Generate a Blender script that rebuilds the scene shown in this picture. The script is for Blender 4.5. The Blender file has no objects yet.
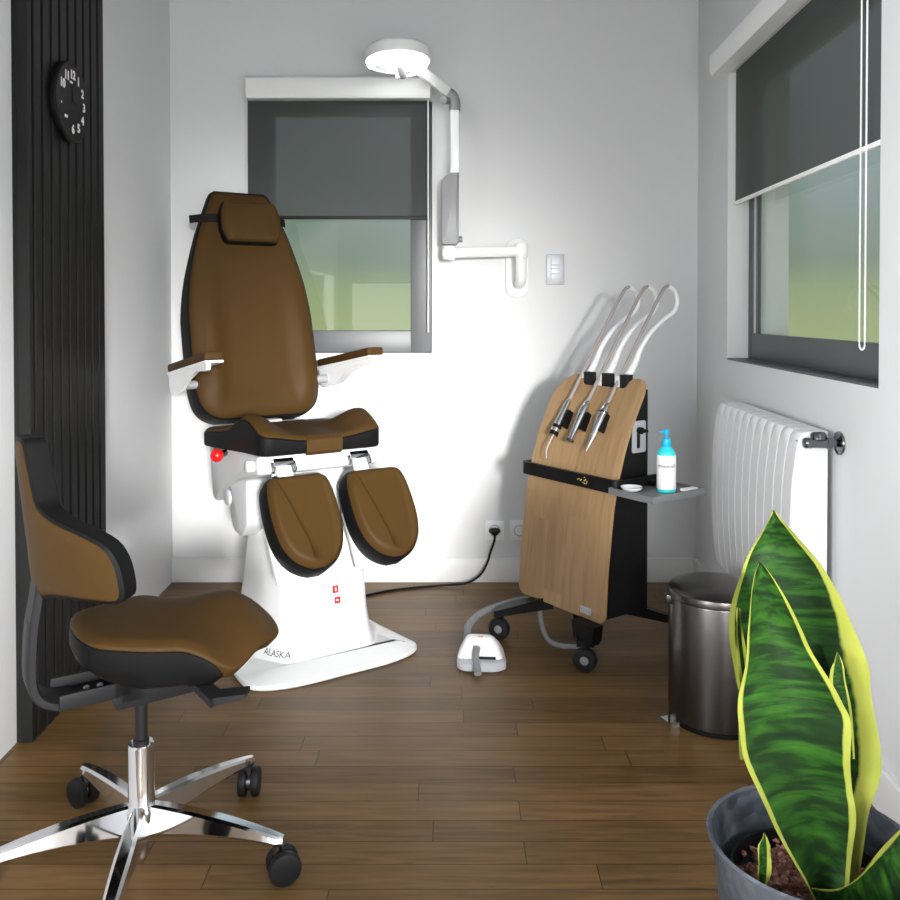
import bpy, bmesh, math, random
from math import sin, cos, tan, pi, radians, exp, sqrt
from mathutils import Vector, Matrix
from mathutils.bvhtree import BVHTree
random.seed(7)
S = bpy.context.scene
COL = S.collection

# ------------------------------------------------------------------ helpers
def V(*a): return Vector(a)

def link(o, parent=None):
    COL.objects.link(o)
    if parent is not None: o.parent = parent
    return o

def tag(o, label=None, cat=None, group=None, kind=None):
    if label: o['label'] = label
    if cat: o['category'] = cat
    if group: o['group'] = group
    if kind: o['kind'] = kind
    return o

def thing(name, label, cat, loc=(0, 0, 0), rz=0.0, group=None):
    o = bpy.data.objects.new(name, None); COL.objects.link(o)
    o.empty_display_size = .05
    o.location = loc; o.rotation_euler = (0, 0, rz)
    return tag(o, label, cat, group)

def structure(name, loc=(0, 0, 0), rz=0.0):
    o = bpy.data.objects.new(name, None); COL.objects.link(o)
    o.location = loc; o.rotation_euler = (0, 0, rz); o['kind'] = 'structure'
    return o

def obj(name, bm, mat, parent=None, ang=35, label=None):
    me = bpy.data.meshes.new(name)
    bmesh.ops.recalc_face_normals(bm, faces=bm.faces[:])
    bm.to_mesh(me); bm.free()
    if isinstance(mat, (list, tuple)):
        for m in mat: me.materials.append(m)
    else: me.materials.append(mat)
    me.shade_smooth()
    me.set_sharp_from_angle(angle=radians(ang))
    o = bpy.data.objects.new(name, me); link(o, parent)
    if label: o['label'] = label
    return o

def NB(): return bmesh.new()

def box(bm, lo, hi, bev=0.0, seg=2, M=None):
    lo = Vector(lo); hi = Vector(hi)
    r = bmesh.ops.create_cube(bm, size=1.0)
    vs = r['verts']; c = (lo + hi) / 2; d = hi - lo
    for v in vs: v.co = Vector((v.co.x * d.x, v.co.y * d.y, v.co.z * d.z)) + c
    allv = vs
    if bev > 0:
        es = list({e for v in vs for e in v.link_edges})
        rr = bmesh.ops.bevel(bm, geom=es, offset=min(bev, .49 * min(d)), segments=seg, profile=.6, affect='EDGES', clamp_overlap=True)
        allv = list({v for f in rr['faces'] for v in f.verts} | {v for v in vs if v.is_valid})
    if M is not None:
        for v in allv: v.co = M @ v.co
    return allv

def loft(bm, rings, closed=True, cap0=True, cap1=True, mat=0):
    R = [[bm.verts.new(p) for p in r] for r in rings]
    n = len(R[0])
    for a, b in zip(R, R[1:]):
        for i in range(n if closed else n - 1):
            j = (i + 1) % n
            try:
                f = bm.faces.new((a[i], a[j], b[j], b[i])); f.material_index = mat
            except ValueError: pass
    for flag, r in ((cap0, R[0]), (cap1, R[-1])):
        if flag and len(r) > 2:
            try:
                f = bm.faces.new(r); f.material_index = mat
            except ValueError: pass
    return R

def cr(pts, k=8, closed=False):
    pts = [Vector(p) for p in pts]; n = len(pts); out = []
    rng = range(n) if closed else range(n - 1)
    for i in rng:
        if closed: p0, p1, p2, p3 = pts[i - 1], pts[i], pts[(i + 1) % n], pts[(i + 2) % n]
        else: p0, p1, p2, p3 = pts[max(i - 1, 0)], pts[i], pts[i + 1], pts[min(i + 2, n - 1)]
        for s in range(k):
            t = s / k; t2 = t * t; t3 = t2 * t
            out.append(.5 * ((2 * p1) + (p2 - p0) * t + (2 * p0 - 5 * p1 + 4 * p2 - p3) * t2 + (3 * p1 - p0 - 3 * p2 + p3) * t3))
    if not closed: out.append(pts[-1])
    return out

def tube(bm, pts, r, n=12, squash=None):
    pts = [Vector(p) for p in pts]
    rings = []; up = None
    for i, p in enumerate(pts):
        t = (pts[min(i + 1, len(pts) - 1)] - pts[max(i - 1, 0)]).normalized()
        if up is None:
            up = Vector((0, 0, 1)) if abs(t.z) < .9 else Vector((1, 0, 0))
        up = (up - t * up.dot(t)).normalized(); sd = t.cross(up)
        rr = r[i] if isinstance(r, (list, tuple)) else r
        a, b = (1, 1) if squash is None else squash
        rings.append([p + (sd * (cos(2 * pi * k / n) * a) + up * (sin(2 * pi * k / n) * b)) * rr for k in range(n)])
    loft(bm, rings)

def axisM(o, d):
    d = Vector(d).normalized()
    q = Vector((0, 0, 1)).rotation_difference(d)
    return Matrix.Translation(Vector(o)) @ q.to_matrix().to_4x4()

def lathe(bm, prof, n=32, M=None, cap0=True, cap1=True):
    M = M or Matrix.Identity(4)
    loft(bm, [[M @ Vector((r * cos(2 * pi * k / n), r * sin(2 * pi * k / n), z)) for k in range(n)] for r, z in prof], cap0=cap0, cap1=cap1)

def cyl(bm, a, b, r, n=20, bev=0.0):
    a = Vector(a); b = Vector(b); L = (b - a).length
    if bev <= 0: prof = [(r, 0), (r, L)]
    else: prof = [(r - bev, 0), (r - .3 * bev, .3 * bev), (r, bev), (r, L - bev), (r - .3 * bev, L - .3 * bev), (r - bev, L)]
    lathe(bm, prof, n, axisM(a, b - a))

def round_poly(pts, r, seg=5):
    """round every corner of a 2D polygon; r scalar or list"""
    out = []; n = len(pts)
    for i in range(n):
        p = Vector(pts[i]); a = Vector(pts[i - 1]) - p; b = Vector(pts[(i + 1) % n]) - p
        rr = r[i] if isinstance(r, (list, tuple)) else r
        d = min(rr, a.length * .48, b.length * .48)
        p1 = p + a.normalized() * d; p2 = p + b.normalized() * d
        for s in range(seg + 1):
            t = s / seg
            out.append((1 - t) ** 2 * p1 + 2 * t * (1 - t) * p + t * t * p2)
    return out

def inset(poly, d):
    n = len(poly); out = []
    area = sum(poly[i].x * poly[(i + 1) % n].y - poly[(i + 1) % n].x * poly[i].y for i in range(n))
    sgn = 1 if area > 0 else -1
    for i in range(n):
        t = (poly[(i + 1) % n] - poly[i - 1])
        if t.length < 1e-9: out.append(poly[i].copy()); continue
        t.normalize()
        out.append(poly[i] + Vector((-t.y, t.x)) * d * sgn)
    return out

def prism(bm, poly, z0, z1, M=None, bev=0.0, bev0=None):
    """extrude a 2D polygon along z from z0 to z1 with rounded rims"""
    poly = [Vector(p) for p in poly]; M = M or Matrix.Identity(4)
    b0 = bev if bev0 is None else bev0
    lev = []
    if b0 > 0: lev += [(b0, z0), (b0 * .3, z0 + b0 * .3), (0, z0 + b0)]
    else: lev += [(0, z0)]
    if bev > 0: lev += [(0, z1 - bev), (bev * .3, z1 - bev * .3), (bev, z1)]
    else: lev += [(0, z1)]
    loft(bm, [[M @ Vector((q.x, q.y, z)) for q in (inset(poly, d) if d else poly)] for d, z in lev])

def rect(x0, y0, x1, y1): return [Vector((x0, y0)), Vector((x1, y0)), Vector((x1, y1)), Vector((x0, y1))]

def MXY(o, x, y):
    """matrix whose columns are local x, local y and their cross"""
    x = Vector(x).normalized(); y = Vector(y).normalized(); z = x.cross(y)
    return Matrix(((x.x, y.x, z.x, o[0]), (x.y, y.y, z.y, o[1]), (x.z, y.z, z.z, o[2]), (0, 0, 0, 1)))

def text(name, s, size, M, mat, parent, ext=.0006, conform=None, bold=0):
    cu = bpy.data.curves.new(name + '_curve', 'FONT'); cu.body = s; cu.size = size; cu.extrude = ext
    cu.align_x = 'CENTER'; cu.align_y = 'CENTER'; cu.resolution_u = 3; cu.offset = bold
    t = bpy.data.objects.new(name + '_tmp', cu); COL.objects.link(t)
    dg = bpy.context.evaluated_depsgraph_get(); dg.update()
    me = bpy.data.meshes.new_from_object(t.evaluated_get(dg))
    bpy.data.objects.remove(t); bpy.data.curves.remove(cu)
    me.transform(M)
    if conform:
        bvh, d = conform
        for v in me.vertices:
            h = bvh.ray_cast(v.co - d * .3, d)
            if h[0] is not None: v.co = h[0] - d * (.0008 if (v.index % 2) else .0012)
    me.materials.clear(); me.materials.append(mat); me.name = name
    o = bpy.data.objects.new(name, me)
    return link(o, parent)

def smooth(a, b, x):
    t = max(0, min(1, (x - a) / (b - a))); return t * t * (3 - 2 * t)

def interp(x, xs, ys):
    if x <= xs[0]: return ys[0]
    for i in range(len(xs) - 1):
        if x <= xs[i + 1]:
            t = (x - xs[i]) / (xs[i + 1] - xs[i]); return ys[i] + (ys[i + 1] - ys[i]) * t
    return ys[-1]

def srgb(h):
    h = h.lstrip('#'); c = [int(h[i:i + 2], 16) / 255 for i in (0, 2, 4)]
    return tuple(((x / 12.92) if x <= .04045 else ((x + .055) / 1.055) ** 2.4) for x in c) + (1,)

# ------------------------------------------------------------------ materials
class N:
    def __init__(s, name):
        s.m = bpy.data.materials.new(name); s.m.use_nodes = True
        s.t = s.m.node_tree; s.t.nodes.clear()
        s.out = s.t.nodes.new('ShaderNodeOutputMaterial')
    def n(s, typ, **kw):
        x = s.t.nodes.new(typ)
        for k, v in kw.items():
            if k.startswith('i_'):
                key = k[2:].replace('_', ' ')
                x.inputs[int(key) if key.isdigit() else key].default_value = v
            else: setattr(x, k, v)
        return x
    def l(s, a, b): s.t.links.new(a, b)
    def math(s, op, a, b=None, c=None):
        x = s.n('ShaderNodeMath', operation=op)
        for i, q in enumerate((a, b, c)):
            if q is None: continue
            if isinstance(q, (int, float)): x.inputs[i].default_value = q
            else: s.l(q, x.inputs[i])
        return x.outputs[0]
    def ramp(s, fac, stops):
        r = s.n('ShaderNodeValToRGB'); e = r.color_ramp.elements
        while len(e) < len(stops): e.new(.5)
        for k, (p, c) in enumerate(stops):
            e[k].position = p; e[k].color = c if len(c) == 4 else tuple(c) + (1,)
        s.l(fac, r.inputs[0]); return r.outputs[0]
    def mix(s, fac, a, b, bt='MIX'):
        x = s.n('ShaderNodeMix', data_type='RGBA', blend_type=bt)
        for sock, q in ((x.inputs[0], fac), (x.inputs[6], a), (x.inputs[7], b)):
            if isinstance(q, (int, float, tuple)): sock.default_value = q
            else: s.l(q, sock)
        return x.outputs[2]

def pmat(name, col, rough=.5, metal=0.0, spec=.5, var=.05, scale=30, bump=0.0, bscale=None, coat=0.0, aniso=0.0):
    k = N(name); c = srgb(col) if isinstance(col, str) else col
    b = k.n('ShaderNodeBsdfPrincipled')
    b.inputs['Roughness'].default_value = rough; b.inputs['Metallic'].default_value = metal
    b.inputs['Specular IOR Level'].default_value = spec
    if coat: b.inputs['Coat Weight'].default_value = coat; b.inputs['Coat Roughness'].default_value = .08
    if aniso: b.inputs['Anisotropic'].default_value = aniso
    tc = k.n('ShaderNodeTexCoord')
    no = k.n('ShaderNodeTexNoise'); no.inputs['Scale'].default_value = scale; no.inputs['Detail'].default_value = 4
    k.l(tc.outputs['Object'], no.inputs['Vector'])
    lo = tuple(x * (1 - var) for x in c[:3]) + (1,); hi = tuple(min(1, x * (1 + var)) for x in c[:3]) + (1,)
    k.l(k.mix(no.outputs['Fac'], lo, hi), b.inputs['Base Color'])
    if bump:
        n2 = k.n('ShaderNodeTexNoise'); n2.inputs['Scale'].default_value = bscale or 400; n2.inputs['Detail'].default_value = 3
        k.l(tc.outputs['Object'], n2.inputs['Vector'])
        bp = k.n('ShaderNodeBump'); bp.inputs['Strength'].default_value = bump; bp.inputs['Distance'].default_value = .002
        k.l(n2.outputs['Fac'], bp.inputs['Height']); k.l(bp.outputs[0], b.inputs['Normal'])
    k.l(b.outputs[0], k.out.inputs[0]); return k.m

def floor_mat():
    k = N('wood_parquet'); tc = k.n('ShaderNodeTexCoord'); sp = k.n('ShaderNodeSeparateXYZ'); k.l(tc.outputs['Object'], sp.inputs[0])
    x, y = sp.outputs[0], sp.outputs[1]
    W, L = .075, .78
    ry = k.math('DIVIDE', y, W); row = k.math('FLOOR', ry); fy = k.math('FRACT', ry)
    wn = k.n('ShaderNodeTexWhiteNoise', noise_dimensions='1D'); k.l(row, wn.inputs['W'])
    xo = k.math('ADD', k.math('DIVIDE', x, L), k.math('MULTIPLY', wn.outputs['Value'], 7.3))
    colm = k.math('FLOOR', xo); fx = k.math('FRACT', xo)
    cmb = k.n('ShaderNodeCombineXYZ'); k.l(colm, cmb.inputs[0]); k.l(row, cmb.inputs[1])
    w2 = k.n('ShaderNodeTexWhiteNoise', noise_dimensions='2D'); k.l(cmb.outputs[0], w2.inputs['Vector'])
    rnd = w2.outputs['Value']
    # grain
    gv = k.n('ShaderNodeCombineXYZ'); k.l(k.math('ADD', k.math('MULTIPLY', x, 3.0), k.math('MULTIPLY', rnd, 37)), gv.inputs[0])
    k.l(k.math('ADD', k.math('MULTIPLY', y, 38.0), k.math('MULTIPLY', rnd, 11)), gv.inputs[1])
    g = k.n('ShaderNodeTexNoise'); g.inputs['Scale'].default_value = 1.6; g.inputs['Detail'].default_value = 7; g.inputs['Roughness'].default_value = .62; g.inputs['Distortion'].default_value = .5
    k.l(gv.outputs[0], g.inputs['Vector'])
    big = k.n('ShaderNodeTexNoise'); big.inputs['Scale'].default_value = 2.2; big.inputs['Detail'].default_value = 3; k.l(tc.outputs['Object'], big.inputs['Vector'])
    fac = k.math('ADD', k.math('MULTIPLY', g.outputs['Fac'], .75), k.math('ADD', k.math('MULTIPLY', rnd, .2), k.math('MULTIPLY', big.outputs['Fac'], .18)))
    c = k.ramp(fac, [(.25, srgb('#42301b')), (.48, srgb('#624a2b')), (.64, srgb('#745835')), (.9, srgb('#886c47'))])
    # knots and scratches
    kn = k.n('ShaderNodeTexNoise'); kn.inputs['Scale'].default_value = 9; kn.inputs['Detail'].default_value = 2
    kv = k.n('ShaderNodeCombineXYZ'); k.l(k.math('MULTIPLY', x, .8), kv.inputs[0]); k.l(k.math('MULTIPLY', y, 3), kv.inputs[1]); k.l(kv.outputs[0], kn.inputs['Vector'])
    kf = k.n('ShaderNodeMapRange'); kf.inputs[1].default_value = .72; kf.inputs[2].default_value = .8; k.l(kn.outputs['Fac'], kf.inputs[0])
    c = k.mix(kf.outputs[0], c, srgb('#2c1e12'))
    def edge(f, w):
        return k.math('MAXIMUM', k.math('LESS_THAN', f, w), k.math('GREATER_THAN', f, 1 - w))
    gap = k.math('MAXIMUM', edge(fy, .016), edge(fx, .0016))
    c = k.mix(k.math('MULTIPLY', gap, .75), c, srgb('#22170e'))
    b = k.n('ShaderNodeBsdfPrincipled'); k.l(c, b.inputs['Base Color'])
    k.l(k.math('ADD', .3, k.math('MULTIPLY', g.outputs['Fac'], .16)), b.inputs['Roughness'])
    b.inputs['Specular IOR Level'].default_value = .22
    bp = k.n('ShaderNodeBump'); bp.inputs['Strength'].default_value = .25; bp.inputs['Distance'].default_value = .001
    k.l(k.math('SUBTRACT', k.math('ADD', k.math('MULTIPLY', g.outputs['Fac'], .5), k.math('MULTIPLY', rnd, .25)), gap), bp.inputs['Height'])
    k.l(bp.outputs[0], b.inputs['Normal']); k.l(b.outputs[0], k.out.inputs[0]); return k.m

def oak_mat():
    k = N('oak_board'); tc = k.n('ShaderNodeTexCoord'); sp = k.n('ShaderNodeSeparateXYZ'); k.l(tc.outputs['Object'], sp.inputs[0])
    x, z = sp.outputs[0], sp.outputs[2]
    st = k.math('FLOOR', k.math('DIVIDE', k.math('ADD', x, .5), .085))
    wn = k.n('ShaderNodeTexWhiteNoise', noise_dimensions='1D'); k.l(st, wn.inputs['W'])
    seg = k.math('FLOOR', k.math('ADD', k.math('DIVIDE', z, .42), wn.outputs['Value']))
    cm = k.n('ShaderNodeCombineXYZ'); k.l(st, cm.inputs[0]); k.l(seg, cm.inputs[1])
    w2 = k.n('ShaderNodeTexWhiteNoise', noise_dimensions='2D'); k.l(cm.outputs[0], w2.inputs['Vector'])
    v = k.n('ShaderNodeCombineXYZ'); k.l(k.math('ADD', k.math('MULTIPLY', x, 34), k.math('MULTIPLY', w2.outputs['Value'], 9)), v.inputs[0]); k.l(k.math('MULTIPLY', z, 3.2), v.inputs[2])
    g = k.n('ShaderNodeTexNoise'); g.inputs['Scale'].default_value = 1.5; g.inputs['Detail'].default_value = 6; g.inputs['Distortion'].default_value = .6; k.l(v.outputs[0], g.inputs['Vector'])
    f = k.math('ADD', k.math('MULTIPLY', g.outputs['Fac'], .7), k.math('MULTIPLY', w2.outputs['Value'], .28))
    c = k.ramp(f, [(.2, srgb('#866a49')), (.5, srgb('#a1825d')), (.8, srgb('#b5966c'))])
    kn = k.n('ShaderNodeTexNoise'); kn.inputs['Scale'].default_value = 24; kn.inputs['Detail'].default_value = 1
    kv = k.n('ShaderNodeCombineXYZ'); k.l(x, kv.inputs[0]); k.l(k.math('MULTIPLY', z, .6), kv.inputs[2]); k.l(kv.outputs[0], kn.inputs['Vector'])
    kf = k.n('ShaderNodeMapRange'); kf.inputs[1].default_value = .74; kf.inputs[2].default_value = .82; kf.inputs[4].default_value = .7; k.l(kn.outputs['Fac'], kf.inputs[0])
    c = k.mix(kf.outputs[0], c, srgb('#5c4026'))
    b = k.n('ShaderNodeBsdfPrincipled'); k.l(c, b.inputs['Base Color']); b.inputs['Roughness'].default_value = .5
    k.l(b.outputs[0], k.out.inputs[0]); return k.m

def glass_mat(name='window_glass'):
    k = N(name); tr = k.n('ShaderNodeBsdfTransparent'); tr.inputs[0].default_value = (.93, .95, .94, 1)
    gl = k.n('ShaderNodeBsdfGlossy'); gl.inputs['Roughness'].default_value = .02
    lw = k.n('ShaderNodeFresnel'); lw.inputs['IOR'].default_value = 1.6
    tc = k.n('ShaderNodeTexCoord'); no = k.n('ShaderNodeTexNoise'); no.inputs['Scale'].default_value = 2; k.l(tc.outputs['Object'], no.inputs['Vector'])
    k.l(k.math('MULTIPLY', no.outputs['Fac'], .01), gl.inputs['Roughness'])
    mx = k.n('ShaderNodeMixShader'); ge = k.n('ShaderNodeNewGeometry'); k.l(k.math('MULTIPLY', lw.outputs[0], k.math('SUBTRACT', .7, k.math('MULTIPLY', ge.outputs['Backfacing'], .7))), mx.inputs[0]); k.l(tr.outputs[0], mx.inputs[1]); k.l(gl.outputs[0], mx.inputs[2])
    k.l(mx.outputs[0], k.out.inputs[0]); return k.m

def screen_mat():
    """dark see-through screen fabric of the roller blinds"""
    k = N('screen_fabric'); tc = k.n('ShaderNodeTexCoord')
    wv = k.n('ShaderNodeTexNoise'); wv.inputs['Scale'].default_value = 900; k.l(tc.outputs['Object'], wv.inputs['Vector'])
    df = k.n('ShaderNodeBsdfDiffuse'); df.inputs[0].default_value = (.14, .146, .15, 1)
    tl = k.n('ShaderNodeBsdfTranslucent'); tl.inputs[0].default_value = (.2, .21, .21, 1)
    tr = k.n('ShaderNodeBsdfTransparent')
    a = k.n('ShaderNodeMixShader'); a.inputs[0].default_value = .45; k.l(df.outputs[0], a.inputs[1]); k.l(tl.outputs[0], a.inputs[2])
    b = k.n('ShaderNodeMixShader'); k.l(k.math('ADD', .27, k.math('MULTIPLY', wv.outputs['Fac'], .1)), b.inputs[0]); k.l(a.outputs[0], b.inputs[1]); k.l(tr.outputs[0], b.inputs[2])
    k.l(b.outputs[0], k.out.inputs[0]); return k.m

def leaf_mat():
    k = N('variegated_leaf'); uv = k.n('ShaderNodeUVMap'); sp = k.n('ShaderNodeSeparateXYZ'); k.l(uv.outputs[0], sp.inputs[0])
    u, v = sp.outputs[0], sp.outputs[1]
    tc = k.n('ShaderNodeTexCoord')
    no = k.n('ShaderNodeTexNoise'); no.inputs['Scale'].default_value = 26; no.inputs['Detail'].default_value = 5; k.l(tc.outputs['Object'], no.inputs['Vector'])
    cv = k.n('ShaderNodeCombineXYZ'); k.l(k.math('MULTIPLY', u, 1.5), cv.inputs[0]); k.l(k.math('MULTIPLY', v, 27), cv.inputs[1])
    bn = k.n('ShaderNodeTexNoise'); bn.inputs['Scale'].default_value = 1.0; bn.inputs['Detail'].default_value = 6; bn.inputs['Distortion'].default_value = .35; bn.inputs['Roughness'].default_value = .6; k.l(cv.outputs[0], bn.inputs['Vector'])
    c = k.ramp(bn.outputs['Fac'], [(.36, srgb('#0a1a08')), (.47, srgb('#0f250a')), (.55, srgb('#18370d')), (.7, srgb('#244712'))])
    du = k.math('MINIMUM', u, k.math('SUBTRACT', 1.0, u))
    du = k.math('ADD', du, k.math('MULTIPLY', k.math('SUBTRACT', no.outputs['Fac'], .5), .05))
    mr = k.n('ShaderNodeMapRange'); mr.inputs[1].default_value = .075; mr.inputs[2].default_value = .095; mr.inputs[3].default_value = 1; mr.inputs[4].default_value = 0; k.l(du, mr.inputs[0])
    ye = k.mix(no.outputs['Fac'], srgb('#676f2c'), srgb('#85883a'))
    c = k.mix(mr.outputs[0], c, ye)
    b = k.n('ShaderNodeBsdfPrincipled'); k.l(c, b.inputs['Base Color']); b.inputs['Roughness'].default_value = .55
    b.inputs['Specular IOR Level'].default_value = .1
    k.l(b.outputs[0], k.out.inputs[0]); return k.m

def zinc_mat():
    k = N('hammered_zinc'); tc = k.n('ShaderNodeTexCoord')
    vo = k.n('ShaderNodeTexVoronoi'); vo.inputs['Scale'].default_value = 42; k.l(tc.outputs['Object'], vo.inputs['Vector'])
    no = k.n('ShaderNodeTexNoise'); no.inputs['Scale'].default_value = 8; no.inputs['Detail'].default_value = 4; k.l(tc.outputs['Object'], no.inputs['Vector'])
    c = k.ramp(no.outputs['Fac'], [(.3, srgb('#3c4149')), (.7, srgb('#5b616a'))])
    b = k.n('ShaderNodeBsdfPrincipled'); k.l(c, b.inputs['Base Color']); b.inputs['Metallic'].default_value = .45; b.inputs['Roughness'].default_value = .45
    bp = k.n('ShaderNodeBump'); bp.inputs['Strength'].default_value = .8; bp.inputs['Distance'].default_value = .004; bp.invert = True
    k.l(vo.outputs['Distance'], bp.inputs['Height']); k.l(bp.outputs[0], b.inputs['Normal']); k.l(b.outputs[0], k.out.inputs[0]); return k.m

def soil_mat():
    k = N('bark_soil'); tc = k.n('ShaderNodeTexCoord')
    vo = k.n('ShaderNodeTexVoronoi'); vo.inputs['Scale'].default_value = 120; k.l(tc.outputs['Object'], vo.inputs['Vector'])
    c = k.ramp(vo.outputs['Color'], [(.1, srgb('#3a2219')), (.5, srgb('#71483a')), (.9, srgb('#a5786a'))])
    b = k.n('ShaderNodeBsdfPrincipled'); k.l(c, b.inputs['Base Color']); b.inputs['Roughness'].default_value = .9
    k.l(b.outputs[0], k.out.inputs[0]); return k.m

def emit_mat(name, col, s):
    k = N(name); e = k.n('ShaderNodeEmission'); tc = k.n('ShaderNodeTexCoord'); no = k.n('ShaderNodeTexNoise'); k.l(tc.outputs['Object'], no.inputs['Vector'])
    k.l(k.mix(no.outputs['Fac'], tuple(x * .97 for x in col[:3]) + (1,), col), e.inputs[0]); e.inputs[1].default_value = s
    k.l(e.outputs[0], k.out.inputs[0]); return k.m

M_wall = pmat('wall_paint', (.7, .706, .716, 1), .65, spec=.3, var=.015, scale=3, bump=.04, bscale=250)
M_trim = pmat('trim_paint', (.78, .785, .79, 1), .4, var=.01)
M_floor = floor_mat()
M_ceil = pmat('ceiling_paint', (.34, .34, .34, 1), .8, var=.01)
M_oak = oak_mat()
M_glass = glass_mat()
M_screen = screen_mat()
M_frame = pmat('anthracite_frame', '#4b4d50', .42, spec=.5, var=.03)
M_blindwhite = pmat('white_lacquer', (.84, .85, .85, 1), .3, var=.01)
M_slat = pmat('black_slats', '#141414', .5, spec=.3, var=.08, scale=12)
M_slatback = pmat('black_felt', '#0c0c0c', .9)
M_black = pmat('black_plastic', '#0d0d0e', .45, spec=.22, var=.06)
M_blacksoft = pmat('black_leatherette', '#101011', .55, spec=.12, var=.06, bump=.12, bscale=900)
M_dark = pmat('dark_grey_plastic', '#202022', .5, spec=.2, var=.05)
M_brown = pmat('brown_leatherette', '#412e14', .55, spec=.12, var=.05, scale=6, bump=.1, bscale=900)
M_white = pmat('white_plastic', (.86, .87, .88, 1), .28, var=.01, coat=.3)
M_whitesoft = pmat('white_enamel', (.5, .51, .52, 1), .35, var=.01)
M_chrome = pmat('chrome', (.75, .76, .78, 1), .08, metal=1.0, var=.02)
M_steel = pmat('brushed_steel', '#5b5856', .3, metal=1.0, var=.06, scale=60)
M_darkchrome = pmat('black_chrome', '#77787d', .2, metal=1.0, var=.04)
M_greyp = pmat('grey_plastic', '#8e9092', .45, var=.03)
M_lightgrey = pmat('light_grey_plastic', '#b4b6bb', .4, var=.03)
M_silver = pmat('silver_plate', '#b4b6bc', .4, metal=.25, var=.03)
M_tray = pmat('grey_tray', '#85878a', .35, metal=.4, var=.04)
M_red = pmat('red_plastic', '#e01410', .3, var=.03)
M_ink = pmat('dark_ink', '#202226', .6)
M_gold = pmat('gold_ink', '#a98a4a', .4, metal=.5)
M_numeral = pmat('white_numeral', (.85, .85, .85, 1), .5)
M_cyan = pmat('cyan_plastic', '#10b6e8', .35, var=.02)
M_aqua = pmat('aqua_bottle', '#35d8dc', .3, var=.02)
M_paper = pmat('white_label', (.94, .94, .94, 1), .5, var=.01)
M_blueink = pmat('blue_ink', '#1f5fc8', .5)
M_hose = pmat('grey_hose', '#7f8083', .55, var=.05)
M_tubeg = pmat('beige_grey_cord', '#9b938e', .45, var=.05)
M_zinc = zinc_mat(); M_soil = soil_mat(); M_leaf = leaf_mat()
M_lamp = emit_mat('lamp_diffuser', (1, 1, 1, 1), 5.0)

# ------------------------------------------------------------------ camera (level, lens shifted down; tiny tilt)
F, H, TILT, HOR = 860.0, 1.12, .0159, 311.5
CYP = HOR + F * tan(TILT)
cam = bpy.data.cameras.new('camera'); co = bpy.data.objects.new('camera', cam); COL.objects.link(co)
cam.sensor_width = 36; cam.lens = F / 900 * 36; cam.shift_y = (CYP - 450) / 900
co.location = (0, 0, H); co.rotation_euler = (pi / 2 - TILT, 0, 0); cam.clip_start = .05
S.camera = co
def ray(px, py):
    u = (px - 450) / F; v = -(py - CYP) / F
    return Vector((u, cos(TILT) + v * sin(TILT), -sin(TILT) + v * cos(TILT)))
def atY(px, py, Y): d = ray(px, py); return Vector((0, 0, H)) + d * (Y / d.y)

# ------------------------------------------------------------------ room
YB, YR, HC = 3.55, -1.0, 2.5
def XR(Y): return 1.021 + .0302 * (Y - YB)
def XL(Y): return -1.150 - .0185 * (Y - 3.54)
RR = -math.atan(.0302); RL = math.atan(.0185)

def wall_boxes(bm, holes, a0, a1, z0, z1, d0, d1, axis):
    """wall slab with rectangular openings; along axis 'x' or 'y'"""
    def b(p0, p1, q0, q1):
        if p1 - p0 < 1e-4 or q1 - q0 < 1e-4: return
        if axis == 'x': box(bm, (p0, d0, q0), (p1, d1, q1))
        else: box(bm, (d0, p0, q0), (d1, p1, q1))
    cur = a0
    for (h0, h1, k0, k1) in sorted(holes):
        b(cur, h0, z0, z1); b(h0, h1, z0, k0); b(h0, h1, k1, z1); cur = h1
    b(cur, a1, z0, z1)

bm = NB(); box(bm, (-1.6, YR - .3, -.12), (1.25, YB + .25, 0)); obj('floor', bm, M_floor)['kind'] = 'structure'
bm = NB(); box(bm, (-1.6, YR - .3, HC), (1.25, YB + .25, HC + .1)); obj('ceiling', bm, M_ceil)['kind'] = 'structure'
BW = (-.832, -.074, .948, 1.985)      # back window opening
bm = NB(); wall_boxes(bm, [BW], -1.3, 1.06, 0, HC, YB, YB + .2, 'x'); obj('wall_back', bm, M_wall)['kind'] = 'structure'
RW = (1.95, 3.13, .945, 1.985)        # right window opening, along the wall
bm = NB(); wall_boxes(bm, [RW], YR - .2, YB + .1, 0, HC, 0, .22, 'y')
o = obj('wall_right', bm, M_wall); o['kind'] = 'structure'; o.location = (XR(0), 0, 0); o.rotation_euler = (0, 0, RR)
LW = (-.75, .45, .6, 1.45)  # unseen opening added so that fill reaches the right wall
bm = NB(); wall_boxes(bm, [LW], YR - .2, YB + .1, 0, HC, -.15, 0, 'y')
o = obj('wall_left', bm, M_wall); o['kind'] = 'structure'; o.location = (XL(0), 0, 0); o.rotation_euler = (0, 0, RL)
KW = (.24, .89, .9, 1.54); FW = (-.95, .2, .3, 1.4)  # unseen openings: one shaped to bound the beam, one added for fill
bm = NB(); wall_boxes(bm, [KW, FW], -1.6, 1.5, 0, HC, YR - .15, YR, 'x'); obj('wall_rear', bm, M_wall)['kind'] = 'structure'
bm = NB(); box(bm, (XL(YB), YB - .013, 0), (XR(YB) - .013, YB, .1), .003); obj('baseboard_back', bm, M_trim)['kind'] = 'structure'
bm = NB(); box(bm, (-.014, YR, 0), (0, YB - .01, .1), .003)
o = obj('baseboard_right', bm, M_trim); o['kind'] = 'structure'; o.location = (XR(0), 0, 0); o.rotation_euler = (0, 0, RR)

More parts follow.
